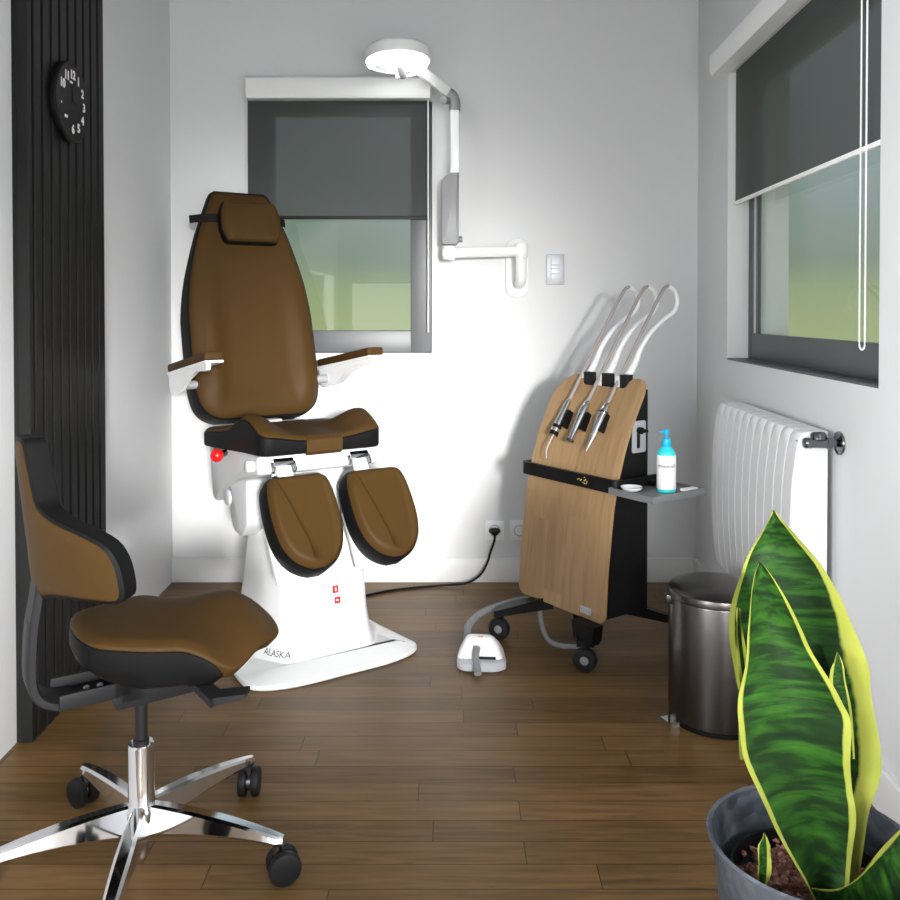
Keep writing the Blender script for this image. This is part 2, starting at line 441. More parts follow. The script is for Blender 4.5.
# ------------------------------------------------------------------ back window + blind
def frame_bars(bm, plane, a0, a1, z0, z1, wl, wr, wb, wt, d0, d1, bev=.004):
    def b(p0, p1, q0, q1):
        if plane == 'x': box(bm, (p0, d0, q0), (p1, d1, q1), bev)
        else: box(bm, (d0, p0, q0), (d1, p1, q1), bev)
    b(a0, a0 + wl, z0, z1); b(a1 - wr, a1, z0, z1); b(a0 + wl - .002, a1 - wr + .002, z0, z0 + wb); b(a0 + wl - .002, a1 - wr + .002, z1 - wt, z1)

w = structure('window_1')
bm = NB(); frame_bars(bm, 'x', BW[0] + .004, BW[1] - .001, BW[2] + .001, BW[3] - .002, .1, .088, .092, .05, YB + .004, YB + .07); obj('window_frame', bm, M_frame, w)
bm = NB(); box(bm, (BW[0] + .09, YB + .035, BW[2] + .08), (BW[1] - .08, YB + .043, BW[3] - .04)); obj('glass_pane', bm, M_glass, w)

def cassette(bm, plane, a0, a1, z0, z1, d0, d1):
    """chamfered roller housing"""
    pr = [(d1, z0), (d0 + (d1 - d0) * .12, z0), (d0, z0 + .018 * 1.0), (d0, z1 - .014), (d0 + (d1 - d0) * .25, z1), (d1, z1)]
    if plane == 'x': rings = [[(a, d, z) for d, z in pr] for a in (a0, a1)]
    else: rings = [[(d, a, z) for d, z in pr] for a in (a0, a1)]
    loft(bm, rings)

t = thing('roller_blind', 'grey roller blind half lowered over the window behind the treatment chair', 'blind', (-.455, YB, 1.985), 0, 'roller blinds')
bm = NB(); cassette(bm, 'x', -.368, .375, -.004, .09, -.075, 0); obj('cassette', bm, M_blindwhite, t)
bm = NB(); box(bm, (-.372, -.022, -.478), (.372, -.0205, .02)); obj('fabric', bm, M_screen, t)
bm = NB(); box(bm, (-.372, -.027, -.488), (.372, -.016, -.474), .002); obj('bottom_bar', bm, M_dark, t)
bm = NB()
tube(bm, [(.366, -.036, .01), (.366, -.036, -.95)], .0028, 8); obj('pull_cord', bm, M_blindwhite, t)

# ------------------------------------------------------------------ right window + blind (local frame of the right wall)
w = structure('window_2', (XR(0), 0, 0), RR)
bm = NB(); frame_bars(bm, 'y', RW[0], RW[1], RW[2] + .004, RW[3], .075, .04, .092, .07, .075, .11); obj('window_frame', bm, M_frame, w)
bm = NB(); box(bm, (.09, RW[0] + .07, RW[2] + .09), (.097, RW[1] - .035, RW[3] - .06)); obj('glass_pane', bm, M_glass, w)
bm = NB(); box(bm, (.083, RW[1] - .0415, RW[2] + .09), (.0895, RW[1] - .036, RW[3] - .06)); obj('seal_highlight', bm, M_silver, w)  # silver strip draws the bright highlight along the glass edge seal
bm = NB(); box(bm, (0.0, RW[0] + .001, RW[2] - .001), (.09, RW[1] - .001, RW[2] + .006), .001); obj('window_sill', bm, M_frame, w)

t = thing('roller_blind', 'dark roller blind with white bottom bar and bead chain on the right hand window', 'blind', (XR(0), 0, 0), RR, 'roller blinds')
bm = NB(); cassette(bm, 'y', 1.86, 3.15, 1.978, 2.062, -.063, 0); obj('cassette', bm, M_blindwhite, t)
bm = NB(); box(bm, (.018, 1.965, 1.512), (.0195, 3.098, 1.985)); obj('fabric', bm, M_screen, t)
bm = NB(); box(bm, (.014, 1.962, 1.503), (.024, 3.1, 1.516), .002); obj('bottom_bar', bm, M_paper, t)
bm = NB()
ch = [(-.008, 2.032, 1.985), (-.008, 2.032, 1.05)] + [(-.008, 2.0175 + .0145 * cos(a), 1.045 + .0145 * sin(a)) for a in [-pi * k / 8 for k in range(1, 8)]] + [(-.008, 2.003, 1.05), (-.008, 2.003, 1.985)]
tube(bm, ch, .0014, 6)
for y in (2.032, 2.003):
    for i in range(156):
        bmesh.ops.create_icosphere(bm, subdivisions=1, radius=.0029, matrix=Matrix.Translation((-.008, y, 1.05 + i * .006)))
for k in range(1, 8):
    a = -pi * k / 8; bmesh.ops.create_icosphere(bm, subdivisions=1, radius=.0029, matrix=Matrix.Translation((-.008, 2.0175 + .0145 * cos(a), 1.045 + .0145 * sin(a))))
obj('bead_chain', bm, M_paper, t)

# ------------------------------------------------------------------ slatted panel + clock (local frame of the left wall)
t = thing('slatted_wall_panel', 'black vertical slatted panel on the left wall behind the stool', 'wall panel', (XL(0), 0, 0), RL)
bm = NB(); box(bm, (0, 2.217, .0), (.012, 2.735, HC - .002)); obj('backing', bm, M_slatback, t)
bm = NB(); y = 2.215; k = 0
while y < 2.70:
    wd = .022 if k == 0 else .0405
    box(bm, (.011, y, 0.0), (.042, y + wd, HC - .002), .0015, 1)
    y += wd + .0135; k += 1
obj('slats', bm, M_slat, t)

cy0 = 2.445
t = thing('wall_clock', 'round black wall clock with white numerals on the slatted panel', 'clock', (XL(0), 0, 0), RL)
bm = NB(); lathe(bm, [(.110, 0), (.1135, .003), (.1145, .008), (.1135, .016), (.109, .02), (.104, .0195), (.06, .0185), (.001, .0185)], 64, axisM((.0425, cy0, 1.712), (1, 0, 0)))
obj('clock_body', bm, M_black, t)
ck = bpy.data.objects.new('tmp', None); bpy.data.objects.remove(ck)
def clockM(r, a): return MXY(((.0425 + .0192), cy0 + r * sin(a), 1.712 + r * cos(a)), (0, 1, 0), (0, 0, 1))
for s_, a in [('12', 0), ('1', 30), ('2', 60), ('3', 90), ('4', 120), ('5', 150), ('6', 180), ('10', 300), ('11', 330)]:
    text('numeral', s_, .034, clockM(.077, radians(a)), M_numeral, t, .0008, bold=.0011)
for lo, hi in (((.061, cy0 - .018, 1.764), (.0625, cy0 + .004, 1.769)), ((.061, cy0 - .054, 1.66), (.0625, cy0 - .036, 1.668)), ((.061, cy0 - .078, 1.694), (.0625, cy0 - .072, 1.699))): bm = NB(); box(bm, lo, hi); obj('hour_mark', bm, M_numeral, t)
bm = NB(); box(bm, (.0615, cy0 - .002, 1.71), (.0635, cy0 + .002, 1.775)); obj('minute_hand', bm, M_dark, t)
bm = NB(); box(bm, (.0615, cy0 - .002, 1.71), (.0635, cy0 + .045, 1.714)); obj('hour_hand', bm, M_dark, t)

# ------------------------------------------------------------------ examination lamp on the back wall
t = thing('examination_lamp', 'white jointed examination lamp with round lit head fixed to the back wall', 'lamp', (0, 0, 0))
PX, PZ = .276, 1.299
YA = 3.44
bm = NB()
prism(bm, round_poly(rect(-.047, -.12, .047, .12), .047, 8), 0, .014, MXY((PX, YB, PZ), (1, 0, 0), (0, 0, 1)), .004)
obj('wall_plate', bm, M_white, t)
bm = NB()
tube(bm, cr([(PX + .008, YB - .01, 1.236), (PX + .008, YB - .06, 1.236), (PX + .008, YA + .01, 1.25), (PX + .008, YA, 1.29), (PX + .008, YA, 1.37)], 6), .022, 16)
cyl(bm, (PX + .008, YA, 1.335), (PX + .008, YA, 1.392), .0265, 20, .004)
obj('wall_bracket', bm, M_white, t)
bm = NB(); cyl(bm, (PX + .03, YA, 1.363), (-.03, YA, 1.353), .0215, 20, .004); cyl(bm, (-.004, YA, 1.325), (-.004, YA, 1.382), .026, 20, .004); obj('lower_arm', bm, M_white, t)
bm = NB()
prism(bm, round_poly([(-.034, 1.385), (.028, 1.385), (.034, 1.40), (.036, 1.672), (-.005, 1.672), (-.034, 1.64)], [.012, .01, .01, .004, .03, .03], 4), -.025, .025, MXY((0, YA, 0), (1, 0, 0), (0, 0, 1)), .006)
cyl(bm, (.03, YA, 1.408), (.05, YA, 1.408), .012, 16, .003)
o1 = obj('spring_cover', bm, M_greyp, t, label='grey spring cover')
bm = NB(); box(bm, (.002, YA - .016, 1.66), (.036, YA + .016, 1.935), .004); obj('upper_arm', bm, M_white, t)
bm = NB(); tube(bm, cr([(.019, YA, 1.92), (.019, YA, 1.95), (.01, YA - .005, 1.975), (-.01, YA - .015, 1.99)], 5), .0225, 16)
cyl(bm, (-.028, YA - .03, 1.955), (-.004, YA + .012, 1.968), .018, 16, .004); obj('elbow_joint', bm, M_greyp, t, label='grey elbow joint')
bm = NB()
a = Vector((-.002, YA - .01, 1.985)); b = Vector((-.125, YA - .11, 2.058)); d = (b - a).normalized(); up = Vector((.35, 0, 1)); up = (up - d * up.dot(d)).normalized()
prism(bm, round_poly(rect(-.02, -.013, .02, .013), .004, 3), 0, (b - a).length, MXY(a, up, d.cross(up)) , .002)
obj('head_arm', bm, M_white, t)
hc = Vector((-.198, 3.25, 2.082)); hn = Vector((.04, -.09, -1)).normalized()
HM = axisM(hc, hn)
bm = NB(); lathe(bm, [(.001, -.03), (.1, -.03), (.115, -.026), (.124, -.014), (.125, .02), (.122, .026), (.117, .026), (.115, .018), (.001, .018)], 48, HM); obj('lamp_head', bm, M_white, t)
bm = NB()
pts = [(.098 * cos(a), .098 * sin(a)) for a in [radians(-50 + i * 10) for i in range(29)]]
tube(bm, [HM @ Vector((x, y, .032)) for x, y in pts], .0155, 12)
lathe(bm, [(.001, .019), (.08, .019), (.08, .024), (.001, .024)], 32, HM); obj('ring_tube', bm, M_lamp, t, label='glowing ring tube')
bm = NB(); cyl(bm, HM @ Vector((.03, -.02, .02)), HM @ Vector((.07, -.04, .055)), .016, 14, .003); tube(bm, [b, HM @ Vector((.05, -.035, .046))], .011, 10); obj('head_joint', bm, M_greyp, t)

# ------------------------------------------------------------------ light switch, sockets
t = thing('light_switch', 'silver rectangular switch plate on the back wall right of the lamp', 'switch', (.433, YB, 1.293))
bm = NB(); prism(bm, round_poly(rect(-.037, -.062, .037, .062), .004, 3), 0, .011, MXY((0, 0, 0), (1, 0, 0), (0, 0, 1)), .002); obj('plate', bm, M_silver, t)
bm = NB()
for z in (-.018, .003, .018): box(bm, (-.016, -.0125, z - .002), (.018, -.0108, z + .002))
box(bm, (-.019, -.0125, -.045), (-.016, -.0108, .045)); obj('button_gap', bm, M_greyp, t)

def socket(x, lab):
    t = thing('wall_socket', lab, 'socket', (x, YB, .215), 0, 'wall sockets above the baseboard')
    bm = NB(); prism(bm, round_poly(rect(-.04, -.0415, .04, .0415), .003, 3), 0, .009, MXY((0, 0, 0), (1, 0, 0), (0, 0, 1)), .002); obj('plate', bm, M_white, t)
    bm = NB(); lathe(bm, [(.024, .008), (.024, .0115), (.021, .0125), (.0195, .0115), (.019, .003), (.001, .003)], 32, axisM((0, 0, 0), (0, -1, 0)), cap0=False); obj('well', bm, M_whitesoft, t)
socket(.184, 'white wall socket with a black plug in it')
socket(.288, 'white empty wall socket half hidden by the wooden trolley front')

t = thing('power_cord', 'black power cord running from the wall socket plug along the baseboard', 'cord', (0, 0, 0))
bm = NB(); prism(bm, round_poly([(-.026, .004), (-.014, .013), (.014, .013), (.026, .004), (.008, -.014), (-.006, -.014)], .004, 3), .004, .034, MXY((.184, YB, .213), (1, 0, 0), (0, 0, 1)), .004); obj('plug', bm, M_black, t)
bm = NB()
tube(bm, cr([(.184, 3.52, .205), (.182, 3.51, .18), (.165, 3.5, .135), (.155, 3.5, .1), (.125, 3.485, .05), (.07, 3.475, .018), (-.02, 3.48, .007), (-.13, 3.46, .005), (-.24, 3.42, .005), (-.33, 3.36, .005)], 8), .0048, 10); obj('cable', bm, M_black, t)

# ------------------------------------------------------------------ radiator (local frame of the right wall)
t = thing('radiator', 'white sectioned radiator with chrome valve under the right window', 'radiator', (XR(0), 0, 0), RR)
NS, Y0, Y1 = 11, 2.17, 2.9
pz = [(.262, -.085), (.275, -.098), (.33, -.108), (.45, -.116), (.56, -.118), (.68, -.113), (.76, -.104), (.80, -.095), (.812, -.086), (.816, -.07)]
bm = NB(); wd = (Y1 - Y0) / NS
for i in range(NS):
    a = Y0 + i * wd + .0012; b = Y0 + (i + 1) * wd - .0012; e = .003
    rings = []
    for z, x in pz:
        rings.append([(-.022, a + .004, z), (x + .012, a, z), (x + e * .4, a + e * .25, z), (x, a + e, z), (x, b - e, z), (x + e * .4, b - e * .25, z), (x + .012, b, z), (-.022, b - .004, z)])
    loft(bm, rings)
obj('sections', bm, M_white, t, ang=25)
for y in (2.32, 2.75):
    for z in (.35, .7): bm = NB(); box(bm, (-.04, y - .015, z - .02), (0, y + .015, z + .02)); obj('wall_mount', bm, M_whitesoft, t)
bm = NB()
zv, yv = .79, 2.15
lathe(bm, [(.001, 0), (.028, 0), (.03, .003), (.029, .007), (.014, .011), (.0105, .013), (.0105, .022), (.0145, .023), (.0145, .034), (.0125, .035), (.0125, .072), (.0135, .074), (.0135, .088), (.012, .091), (.001, .091)], 28, axisM((0, yv, zv), (-1, 0, 0)))
lathe(bm, [(.001, 0), (.02, 0), (.02, .014), (.016, .02), (.001, .02)], 24, axisM((-.052, yv + .006, zv + .006), (0, .25, 1)))
obj('valve', bm, M_darkchrome, t, label='dark chrome valve')
bm = NB(); box(bm, (-.0975, 2.176, .772), (-.094, 2.19, .793)); obj('tag', bm, M_greyp, t)

# ------------------------------------------------------------------ treatment chair
CA = radians(33)
t = thing('treatment_chair', 'brown and black podiatry treatment chair on a white pedestal', 'treatment chair', (-.511, 2.919, 0), CA)
out = cr([(x, y, 0) for x, y in [(0, -.352), (.15, -.35), (.245, -.328), (.292, -.285), (.288, -.21), (.27, -.05), (.25, .12), (.2, .25), (.1, .3), (0, .305), (-.1, .3), (-.2, .25), (-.255, .12), (-.28, -.05), (-.292, -.21), (-.286, -.285), (-.24, -.328), (-.15, -.35)]], 6, True)
out = [Vector((p.x, p.y)) for p in out]
bm = NB()
loft(bm, [[(p.x, p.y, z) for p in inset(out, d)] for d, z in ((.004, .001), (0, .005), (0, .013), (.003, .018), (.012, .022), (.04, .028), (.075, .036))])
obj('base_plate', bm, M_white, t)
def colring(wf, wm, yf, yb, z, r=.035):
    P = round_poly([(-wf, yf), (wf, yf), (wm, yf + .14), (wm * .95, yb - .05), (wm * .6, yb), (-wm * .6, yb), (-wm * .95, yb - .05), (-wm, yf + .14)], [.045, .045, .06, .05, .05, .05, .05, .06], 5)
    return [(p.x, p.y, z) for p in P]
bm = NB()
loft(bm, [colring(.165, .262, -.275, .24, .024), colring(.158, .243, -.262, .23, .03), colring(.15, .222, -.25, .22, .045), colring(.145, .2, -.242, .205, .085), colring(.14, .176, -.236, .19, .15), colring(.138, .166, -.232, .185, .22),
          colring(.134, .158, -.222, .18, .30), colring(.13, .15, -.208, .175, .37), colring(.127, .146, -.198, .17, .39), colring(.118, .138, -.183, .16, .402), colring(.1, .12, -.16, .14, .406)])
bmesh.ops.recalc_face_normals(bm, faces=bm.faces[:]); bm.normal_update(); bvh_col = BVHTree.FromBMesh(bm)
colobj = obj('column', bm, M_white, t, ang=50)
# writing and red marks on the column
CI = (Matrix.Translation((-.511, 2.919, 0)) @ Matrix.Rotation(CA, 4, 'Z')).inverted()
hit = bvh_col.ray_cast(CI @ Vector((0, 0, H)), (CI.to_3x3() @ ray(276, 654)).normalized())
nrm = Vector((hit[1].x, hit[1].y, 0)).normalized()
rt_ = Vector((-nrm.y, nrm.x, 0)).normalized()
if rt_.dot(Vector((1, -1, 0))) < 0: rt_ = -rt_
upv = nrm.cross(rt_).normalized()
if upv.z < 0: upv = -upv

text('lettering', 'ALASKA', .027, MXY(hit[0], rt_, upv), M_ink, t, .0, conform=(bvh_col, -nrm))
def onfront(x0, z0, w_, h_, name, mat):
    bm = NB(); n = 3
    vs = []
    for j in range(n):
        row = []
        for i in range(n):
            q = Vector((x0 + w_ * (i / (n - 1) - .5), -1, z0 + h_ * (j / (n - 1) - .5)))
            h = bvh_col.ray_cast(q, Vector((0, 1, 0)))
            p = h[0] if h[0] is not None else Vector((q.x, -.23, q.z))
            row.append(bm.verts.new((p.x, p.y - .0012, p.z)))
        vs.append(row)
    for j in range(n - 1):
        for i in range(n - 1): bm.faces.new((vs[j][i], vs[j][i + 1], vs[j + 1][i + 1], vs[j + 1][i]))
    return obj(name, bm, mat, t)
onfront(.022, .232, .021, .023, 'red_badge', M_red); onfront(.028, .197, .021, .021, 'red_badge', M_red)
yf = lambda x, z: bvh_col.ray_cast(Vector((x, -1, z)), Vector((0, 1, 0)))[0].y
for x0, z0, sg in ((.022, .232, 1), (.028, .197, -1)):
    bm = NB(); y = yf(x0, z0) - .0018
    P = [(-.001, .006), (.003, .005), (.0015, .001), (.005, -.002), (.001, -.007), (-.002, -.002)] if sg > 0 else [(-.006, .002), (-.002, .004), (.005, -.001), (.003, -.004), (-.001, .0), (-.005, -.003)]
    P = [(x0 + a_, z0 + b_) for a_, b_ in P]
    loft(bm, [[(px, y, pz_) for px, pz_ in P], [(px, y - .0006, pz_) for px, pz_ in P]]); obj('badge_mark', bm, M_paper, t)
for x0, z0, n in ((.022, .2145, 13), (.028, .181, 10)):
    bm = NB()
    for i in range(n):
        x = x0 + (i - n / 2) * .0034; hh = random.choice([.0028, .0028, .0042, .0036]); y = yf(x, z0) - .0015
        if i % 4 != 3: box(bm, (x, y - .0005, z0 - .0018), (x + .0021, y + .0008, z0 - .0018 + hh))
    obj('small_print', bm, M_ink, t)
# lift
bm = NB()
def rr4(x0, x1, y0, y1, z, r=.03): return [(p.x, p.y, z) for p in round_poly(rect(x0, y0, x1, y1), r, 4)]
loft(bm, [rr4(-.115, .115, -.14, .13, .36), rr4(-.115, .115, -.14, .15, .42), rr4(-.115, .115, -.13, .2, .5), rr4(-.12, .12, -.12, .24, .57), rr4(-.12, .12, -.1, .25, .61)])
obj('lift_column', bm, M_whitesoft, t)
bm = NB()
prism(bm, round_poly([(-.03, .57), (-.03, .42), (.02, .375), (.1, .38), (.13, .42), (.16, .57)], .015, 4), -.2, -.115, MXY((0, 0, 0), (0, 1, 0), (0, 0, 1)), .01, .01)
cyl(bm, (-.21, .14, .485), (-.16, .14, .485), .028, 20, .006)
obj('motor_housing', bm, M_whitesoft, t)
# carriage under the seat
bm = NB()
prism(bm, round_poly([(-.17, .668), (-.175, .61), (0, .572), (.14, .52), (.245, .452), (.275, .462), (.30, .60), (.305, .668)], [.01, .02, .1, .1, .02, .03, .05, .01], 5), -.215, .215, MXY((0, 0, 0), (0, 1, 0), (0, 0, 1)), .012, .012)
obj('seat_carriage', bm, M_whitesoft, t)
bm = NB(); cyl(bm, (-.21, -.165, .648), (.215, -.165, .648), .013, 16, .003)
cyl(bm, (-.235, -.13, .634), (-.2, -.13, .634), .018, 16, .004); obj('cross_bar', bm, M_white, t)
for x in (-.135, .15):
    bm = NB(); cyl(bm, (x - .022, -.185, .602), (x - .022, -.172, .602), .014, 16, .003); obj('pivot_pin', bm, M_chrome, t)
# knob
bm = NB(); cyl(bm, (-.21, .12, .645), (-.248, .10, .64), .011, 14, .002); obj('release_stem', bm, M_darkchrome, t)
bm = NB(); lathe(bm, [(.001, -.012), (.016, -.012), (.021, -.004), (.0225, .003), (.021, .011), (.016, .018), (.009, .0225), (.001, .0235)], 28, axisM((-.252, .098, .64), (-1, -.5, -.05))); obj('release_knob', bm, M_red, t, label='red release knob')

# seat cushion
def zt(x, y):
    return .712 + .062 * smooth(.06, .19, abs(x)) * exp(-((y + .065) / .115) ** 2) - .012 * smooth(.1, .3, y)
P = round_poly([(-.212, -.2), (.212, -.2), (.222, .0), (.25, .3), (-.25, .3), (-.222, .0)], [.045, .045, .2, .05, .05, .2], 9)
P2 = []
for i in range(len(P)):
    a = P[i]; b = P[(i + 1) % len(P)]; m = max(1, int((b - a).length / .018))
    for k in range(m): P2.append(a.lerp(b, k / m))
P = P2
bm = NB()
def zb(y): return .668 - .02 * smooth(-.2, .3, y)
loft(bm, [[(p.x, p.y, zb(p.y)) for p in inset(P, .02)], [(p.x, p.y, zb(p.y) + .002) for p in inset(P, .004)], [(p.x, p.y, zb(p.y) + .008) for p in P], [(p.x, p.y, zt(p.x, p.y) - .004) for p in P], [(p.x, p.y, zt(p.x, p.y)) for p in inset(P, .006)]], cap1=False)
obj('seat_shell', bm, M_blacksoft, t)
bm = NB(); rings = []
for s_ in (1, .985, .955, .91, .85, .77, .68, .58, .47, .35, .22, .1, .01):
    ring = []
    for p in inset(P, .004):
        x, y = p.x * s_, .05 + (p.y - .05) * s_
        bul = .014 * min(1, (1 - s_) / .06) ** .6 if s_ < 1 else 0
        ring.append((x, y, zt(x, y) + bul))
    rings.append(ring)
loft(bm, rings, cap0=False); obj('seat_cushion', bm, M_brown, t, ang=60)
bm = NB()
prof = [(-.06, .7235), (-.12, .7262), (-.165, .7262), (-.19, .723), (-.2025, .712), (-.2045, .698), (-.2035, .674)]
loft(bm, [[(x0, y, z) for y, z in prof] + [(x0, y + .012, z - .012) for y, z in reversed(prof)] for x0 in (-.062, -.03, 0, .03, .062)])
obj('front_strip', bm, M_brown, t)

# backrest
bt = math.atan2(.25, .865)
BO = Vector((0, .33, .727)); BX = Vector((1, 0, 0)); BS = Vector((0, sin(bt), cos(bt))); BN = Vector((0, -cos(bt), sin(bt)))
def BP(x, s, n): return BO + BX * x + BS * s + BN * n
hw = [(0, .155), (.012, .187), (.035, .215), (.07, .233), (.13, .243), (.23, .245), (.34, .245), (.42, .243), (.55, .226), (.70, .188), (.78, .16), (.85, .132), (.883, .118), (.897, .1)]
left = cr([(-w_, s_, 0) for s_, w_ in hw], 4); right = [Vector((-p.x, p.y, 0)) for p in reversed(left)]
OUT = [Vector((p.x - .006, p.y)) for p in (left + right)]
bm = NB()
loft(bm, [[BP(p.x, p.y, n * (1 - .6 * smooth(.35, .8, p.y))) for p in inset(OUT, d)] for d, n in ((.03, -.118), (.008, -.112), (-.001, -.1), (-.003, -.04), (0, -.006), (.006, 0))], cap1=False)
obj('backrest_shell', bm, M_blacksoft, t)
def bw(s_):
    return interp(s_, [q[0] for q in hw], [q[1] for q in hw])
bm = NB(); rings = []
cs = .42
for k in (1, .985, .96, .925, .88, .82, .75, .67, .58, .48, .37, .25, .12, .01):
    ring = []
    for p in inset(OUT, .004):
        x, s_ = p.x * k, cs + (p.y - cs) * k
        r = abs(x) / max(.05, bw(s_))
        h = .022 * min(1, (1 - k) / .07) ** .55 if k < 1 else 0
        wing = .022 * smooth(.5, .68, r) * (1 - smooth(.72, .98, r)) * smooth(.02, .14, s_) * (1 - smooth(.34, .62, s_))
        h += wing
        ring.append(BP(x, s_, -.004 + h))
    rings.append(ring)
loft(bm, rings, cap0=False); obj('backrest_cushion', bm, M_brown, t, ang=60)
bm = NB(); box(bm, (-.03, .30, .6), (.06, .36, .72), .006); box(bm, (-.17, .31, .65), (.16, .34, .71), .004); box(bm, (-.02, .36, .5), (.02, .42, .9), .006); obj('backrest_hinge', bm, M_whitesoft, t)
# headrest + strap
hr = bpy.data.objects.new
HP = round_poly([(-.1, -.083), (.1, -.083), (.12, -.035), (.12, .035), (.1, .083), (-.1, .083), (-.12, .035), (-.12, -.035)], [.012, .012, .05, .05, .012, .012, .05, .05], 5)
hs = .752
bm = NB(); loft(bm, [[BP(p.x + .007, p.y + hs, n) for p in inset(HP, d)] for d, n in ((.012, .008), (.002, .014), (-.002, .035), (.0, .056), (.006, .062))], cap1=False)
head = obj('headrest', bm, M_blacksoft, t)
bm = NB(); loft(bm, [[BP((p.x) * k + .007, p.y * k + hs, .06 + h) for p in inset(HP, .002)] for k, h in ((1, 0), (.98, .006), (.93, .011), (.85, .0145), (.7, .018), (.5, .02), (.25, .021), (.02, .021))], cap0=False); obj('headrest_cushion', bm, M_brown, head, ang=60)
bm = NB()
so_ = .022
sp_ = [BP(-.212, hs + so_, -.004), BP(-.18, hs + so_, .012), BP(-.15, hs + so_, .022), BP(-.09, hs + so_, .03), BP(.1, hs + so_, .03), BP(.145, hs + so_, .018), BP(.168, hs + so_, .006)]
loft(bm, [[p + BS * .0155 + BN * .002, p - BS * .0155 + BN * .002, p - BS * .0155 - BN * .002, p + BS * .0155 - BN * .002] for p in sp_])
obj('headrest_strap', bm, M_black, head)
# armrests
for sx in (-1, 1):
    x0, x1 = sorted((sx * .262, sx * .325))
    a = (0.0, .965); b = (.44, .90)
    bm = NB(); tl = Vector((0, .44, -.065)).normalized(); nn = Vector((0, .065, .44)).normalized()
    Mx = Matrix(((1, 0, 0, 0), (0, tl.y, nn.y, a[0]), (0, tl.z, nn.z, a[1]), (0, 0, 0, 1)))
    prism(bm, round_poly(rect(x0, 0, x1, .445), .008, 3), 0, .028, Mx, .006); arm = obj('armrest', bm, M_brown, t)
    bm = NB()
    prof = [(0, -.001), (0, -.012), (.004, -.03), (.02, -.034), (.12, -.026), (.22, -.045), (.3, -.075), (.4, -.085), (.44, -.075), (.455, -.045), (.45, -.001)]
    P3 = [Mx @ Vector((0, p, q)) for p, q in prof]
    loft(bm, [[(x, q.y, q.z) for q in P3] for x in (x0 + .006, x0 + .02)] if sx < 0 else [[(x, q.y, q.z) for q in P3] for x in (x0 + .012, x0 + .045)])
    P4 = [Mx @ Vector((0, p, q)) for p, q in [(0, -.001), (0, -.009), (.45, -.012), (.45, -.001)]]
    loft(bm, [[(x, q.y, q.z) for q in P4] for x in (x0 + .001, x1 - .001)])
    obj('arm_support', bm, M_white, arm)
    bm = NB(); q = Mx @ Vector((0, .34, -.05)); cyl(bm, (sx * .21, q.y + .045, q.z - .01), (sx * .285, q.y + .045, q.z - .01), .016, 14, .003); obj('arm_pivot', bm, M_greyp, arm)
# leg rests
lt = radians(35)
LO = Vector((0, -.22, .64)); LS = Vector((0, -sin(lt), -cos(lt))); LN = Vector((0, -cos(lt), sin(lt)))
def LP(x, s_, n): return LO + LX * x + LS * s_ + LN * n
LX = Vector((1, 0, 0))
hwl = [(.03, .075), (.036, .09), (.05, .102), (.09, .111), (.16, .114), (.22, .11), (.27, .096), (.305, .072), (.325, .045), (.336, .018)]
for xc, ds, sk in ((-.113, 0, 0.0), (.152, .006, .0)):
    lf = cr([(-w_, s_, 0) for s_, w_ in hwl], 4); rt = [Vector((-p.x, p.y, 0)) for p in reversed(lf)]
    O2 = [Vector((p.x + xc + sk * p.y, p.y + ds)) for p in lf + rt]
    bm = NB(); loft(bm, [[LP(p.x, p.y, n) for p in inset(O2, d)] for d, n in ((.02, -.078), (.005, -.074), (-.001, -.064), (-.003, -.02), (.002, -.005), (.01, -.007))], cap1=False)
    lr = obj('leg_rest', bm, M_blacksoft, t)
    bm = NB(); rings = []
    for k in (1, .985, .965, .94, .91, .88, .84, .8, .76, .72, .68, .64, .6, .55, .5, .45, .4, .35, .3, .25, .2, .15, .1, .05, .01):
        ring = []
        for p in inset(O2, .004):
            dx = (p.x - xc) * k; s_ = .17 + ds + (p.y - .17 - ds) * k
            h = .014 * min(1, (1 - k) / .08) ** .6 if k < 1 else 0
            sm = s_ - ds
            inner = interp(sm, [.03, .12, .25, .34], [-.075, -.05, -.015, -.01]); inner2 = interp(sm, [.03, .12, .25, .34], [.075, .082, .07, .05])
            h += .011 * (smooth(inner, inner - .012, -dx if False else dx) if False else (1 - smooth(inner - .005, inner + .003, dx))) * (1 - smooth(.84, 1, k)) * smooth(.03, .1, sm)
            h += .006 * smooth(inner2 - .003, inner2 + .005, dx) * (1 - smooth(.84, 1, k)) * smooth(.03, .1, sm)
            ring.append(LP(xc + dx, s_, -.003 + h))
        rings.append(ring)
    loft(bm, rings, cap0=False); obj('leg_pad', bm, M_brown, lr, ang=60)
    bm = NB()
    def flat(x0, x1, s0, s1, n0, n1, bev=.003):
        box(bm, (x0, s0, n0), (x1, s1, n1), bev, M=Matrix(((LX.x, LS.x, LN.x, LO.x), (LX.y, LS.y, LN.y, LO.y), (LX.z, LS.z, LN.z, LO.z), (0, 0, 0, 1))))
    hx = xc - .02
    flat(hx - .024, hx + .024, -.03, .12, -.045, -.03); flat(hx - .012, hx + .012, .02, .3, -.09, -.07)
    flat(xc - .105, xc - .085, .14, .335, -.098, -.078)
    obj('leg_bracket', bm, M_white, lr)
    bm = NB()
    flat(hx - .034, hx + .034, -.04, -.012, -.05, -.022, .004); flat(hx - .042, hx - .03, -.045, .0, -.046, -.03, .003); flat(hx + .03, hx + .042, -.045, .002, -.046, -.03, .003)
    obj('leg_hinge', bm, M_chrome, lr)

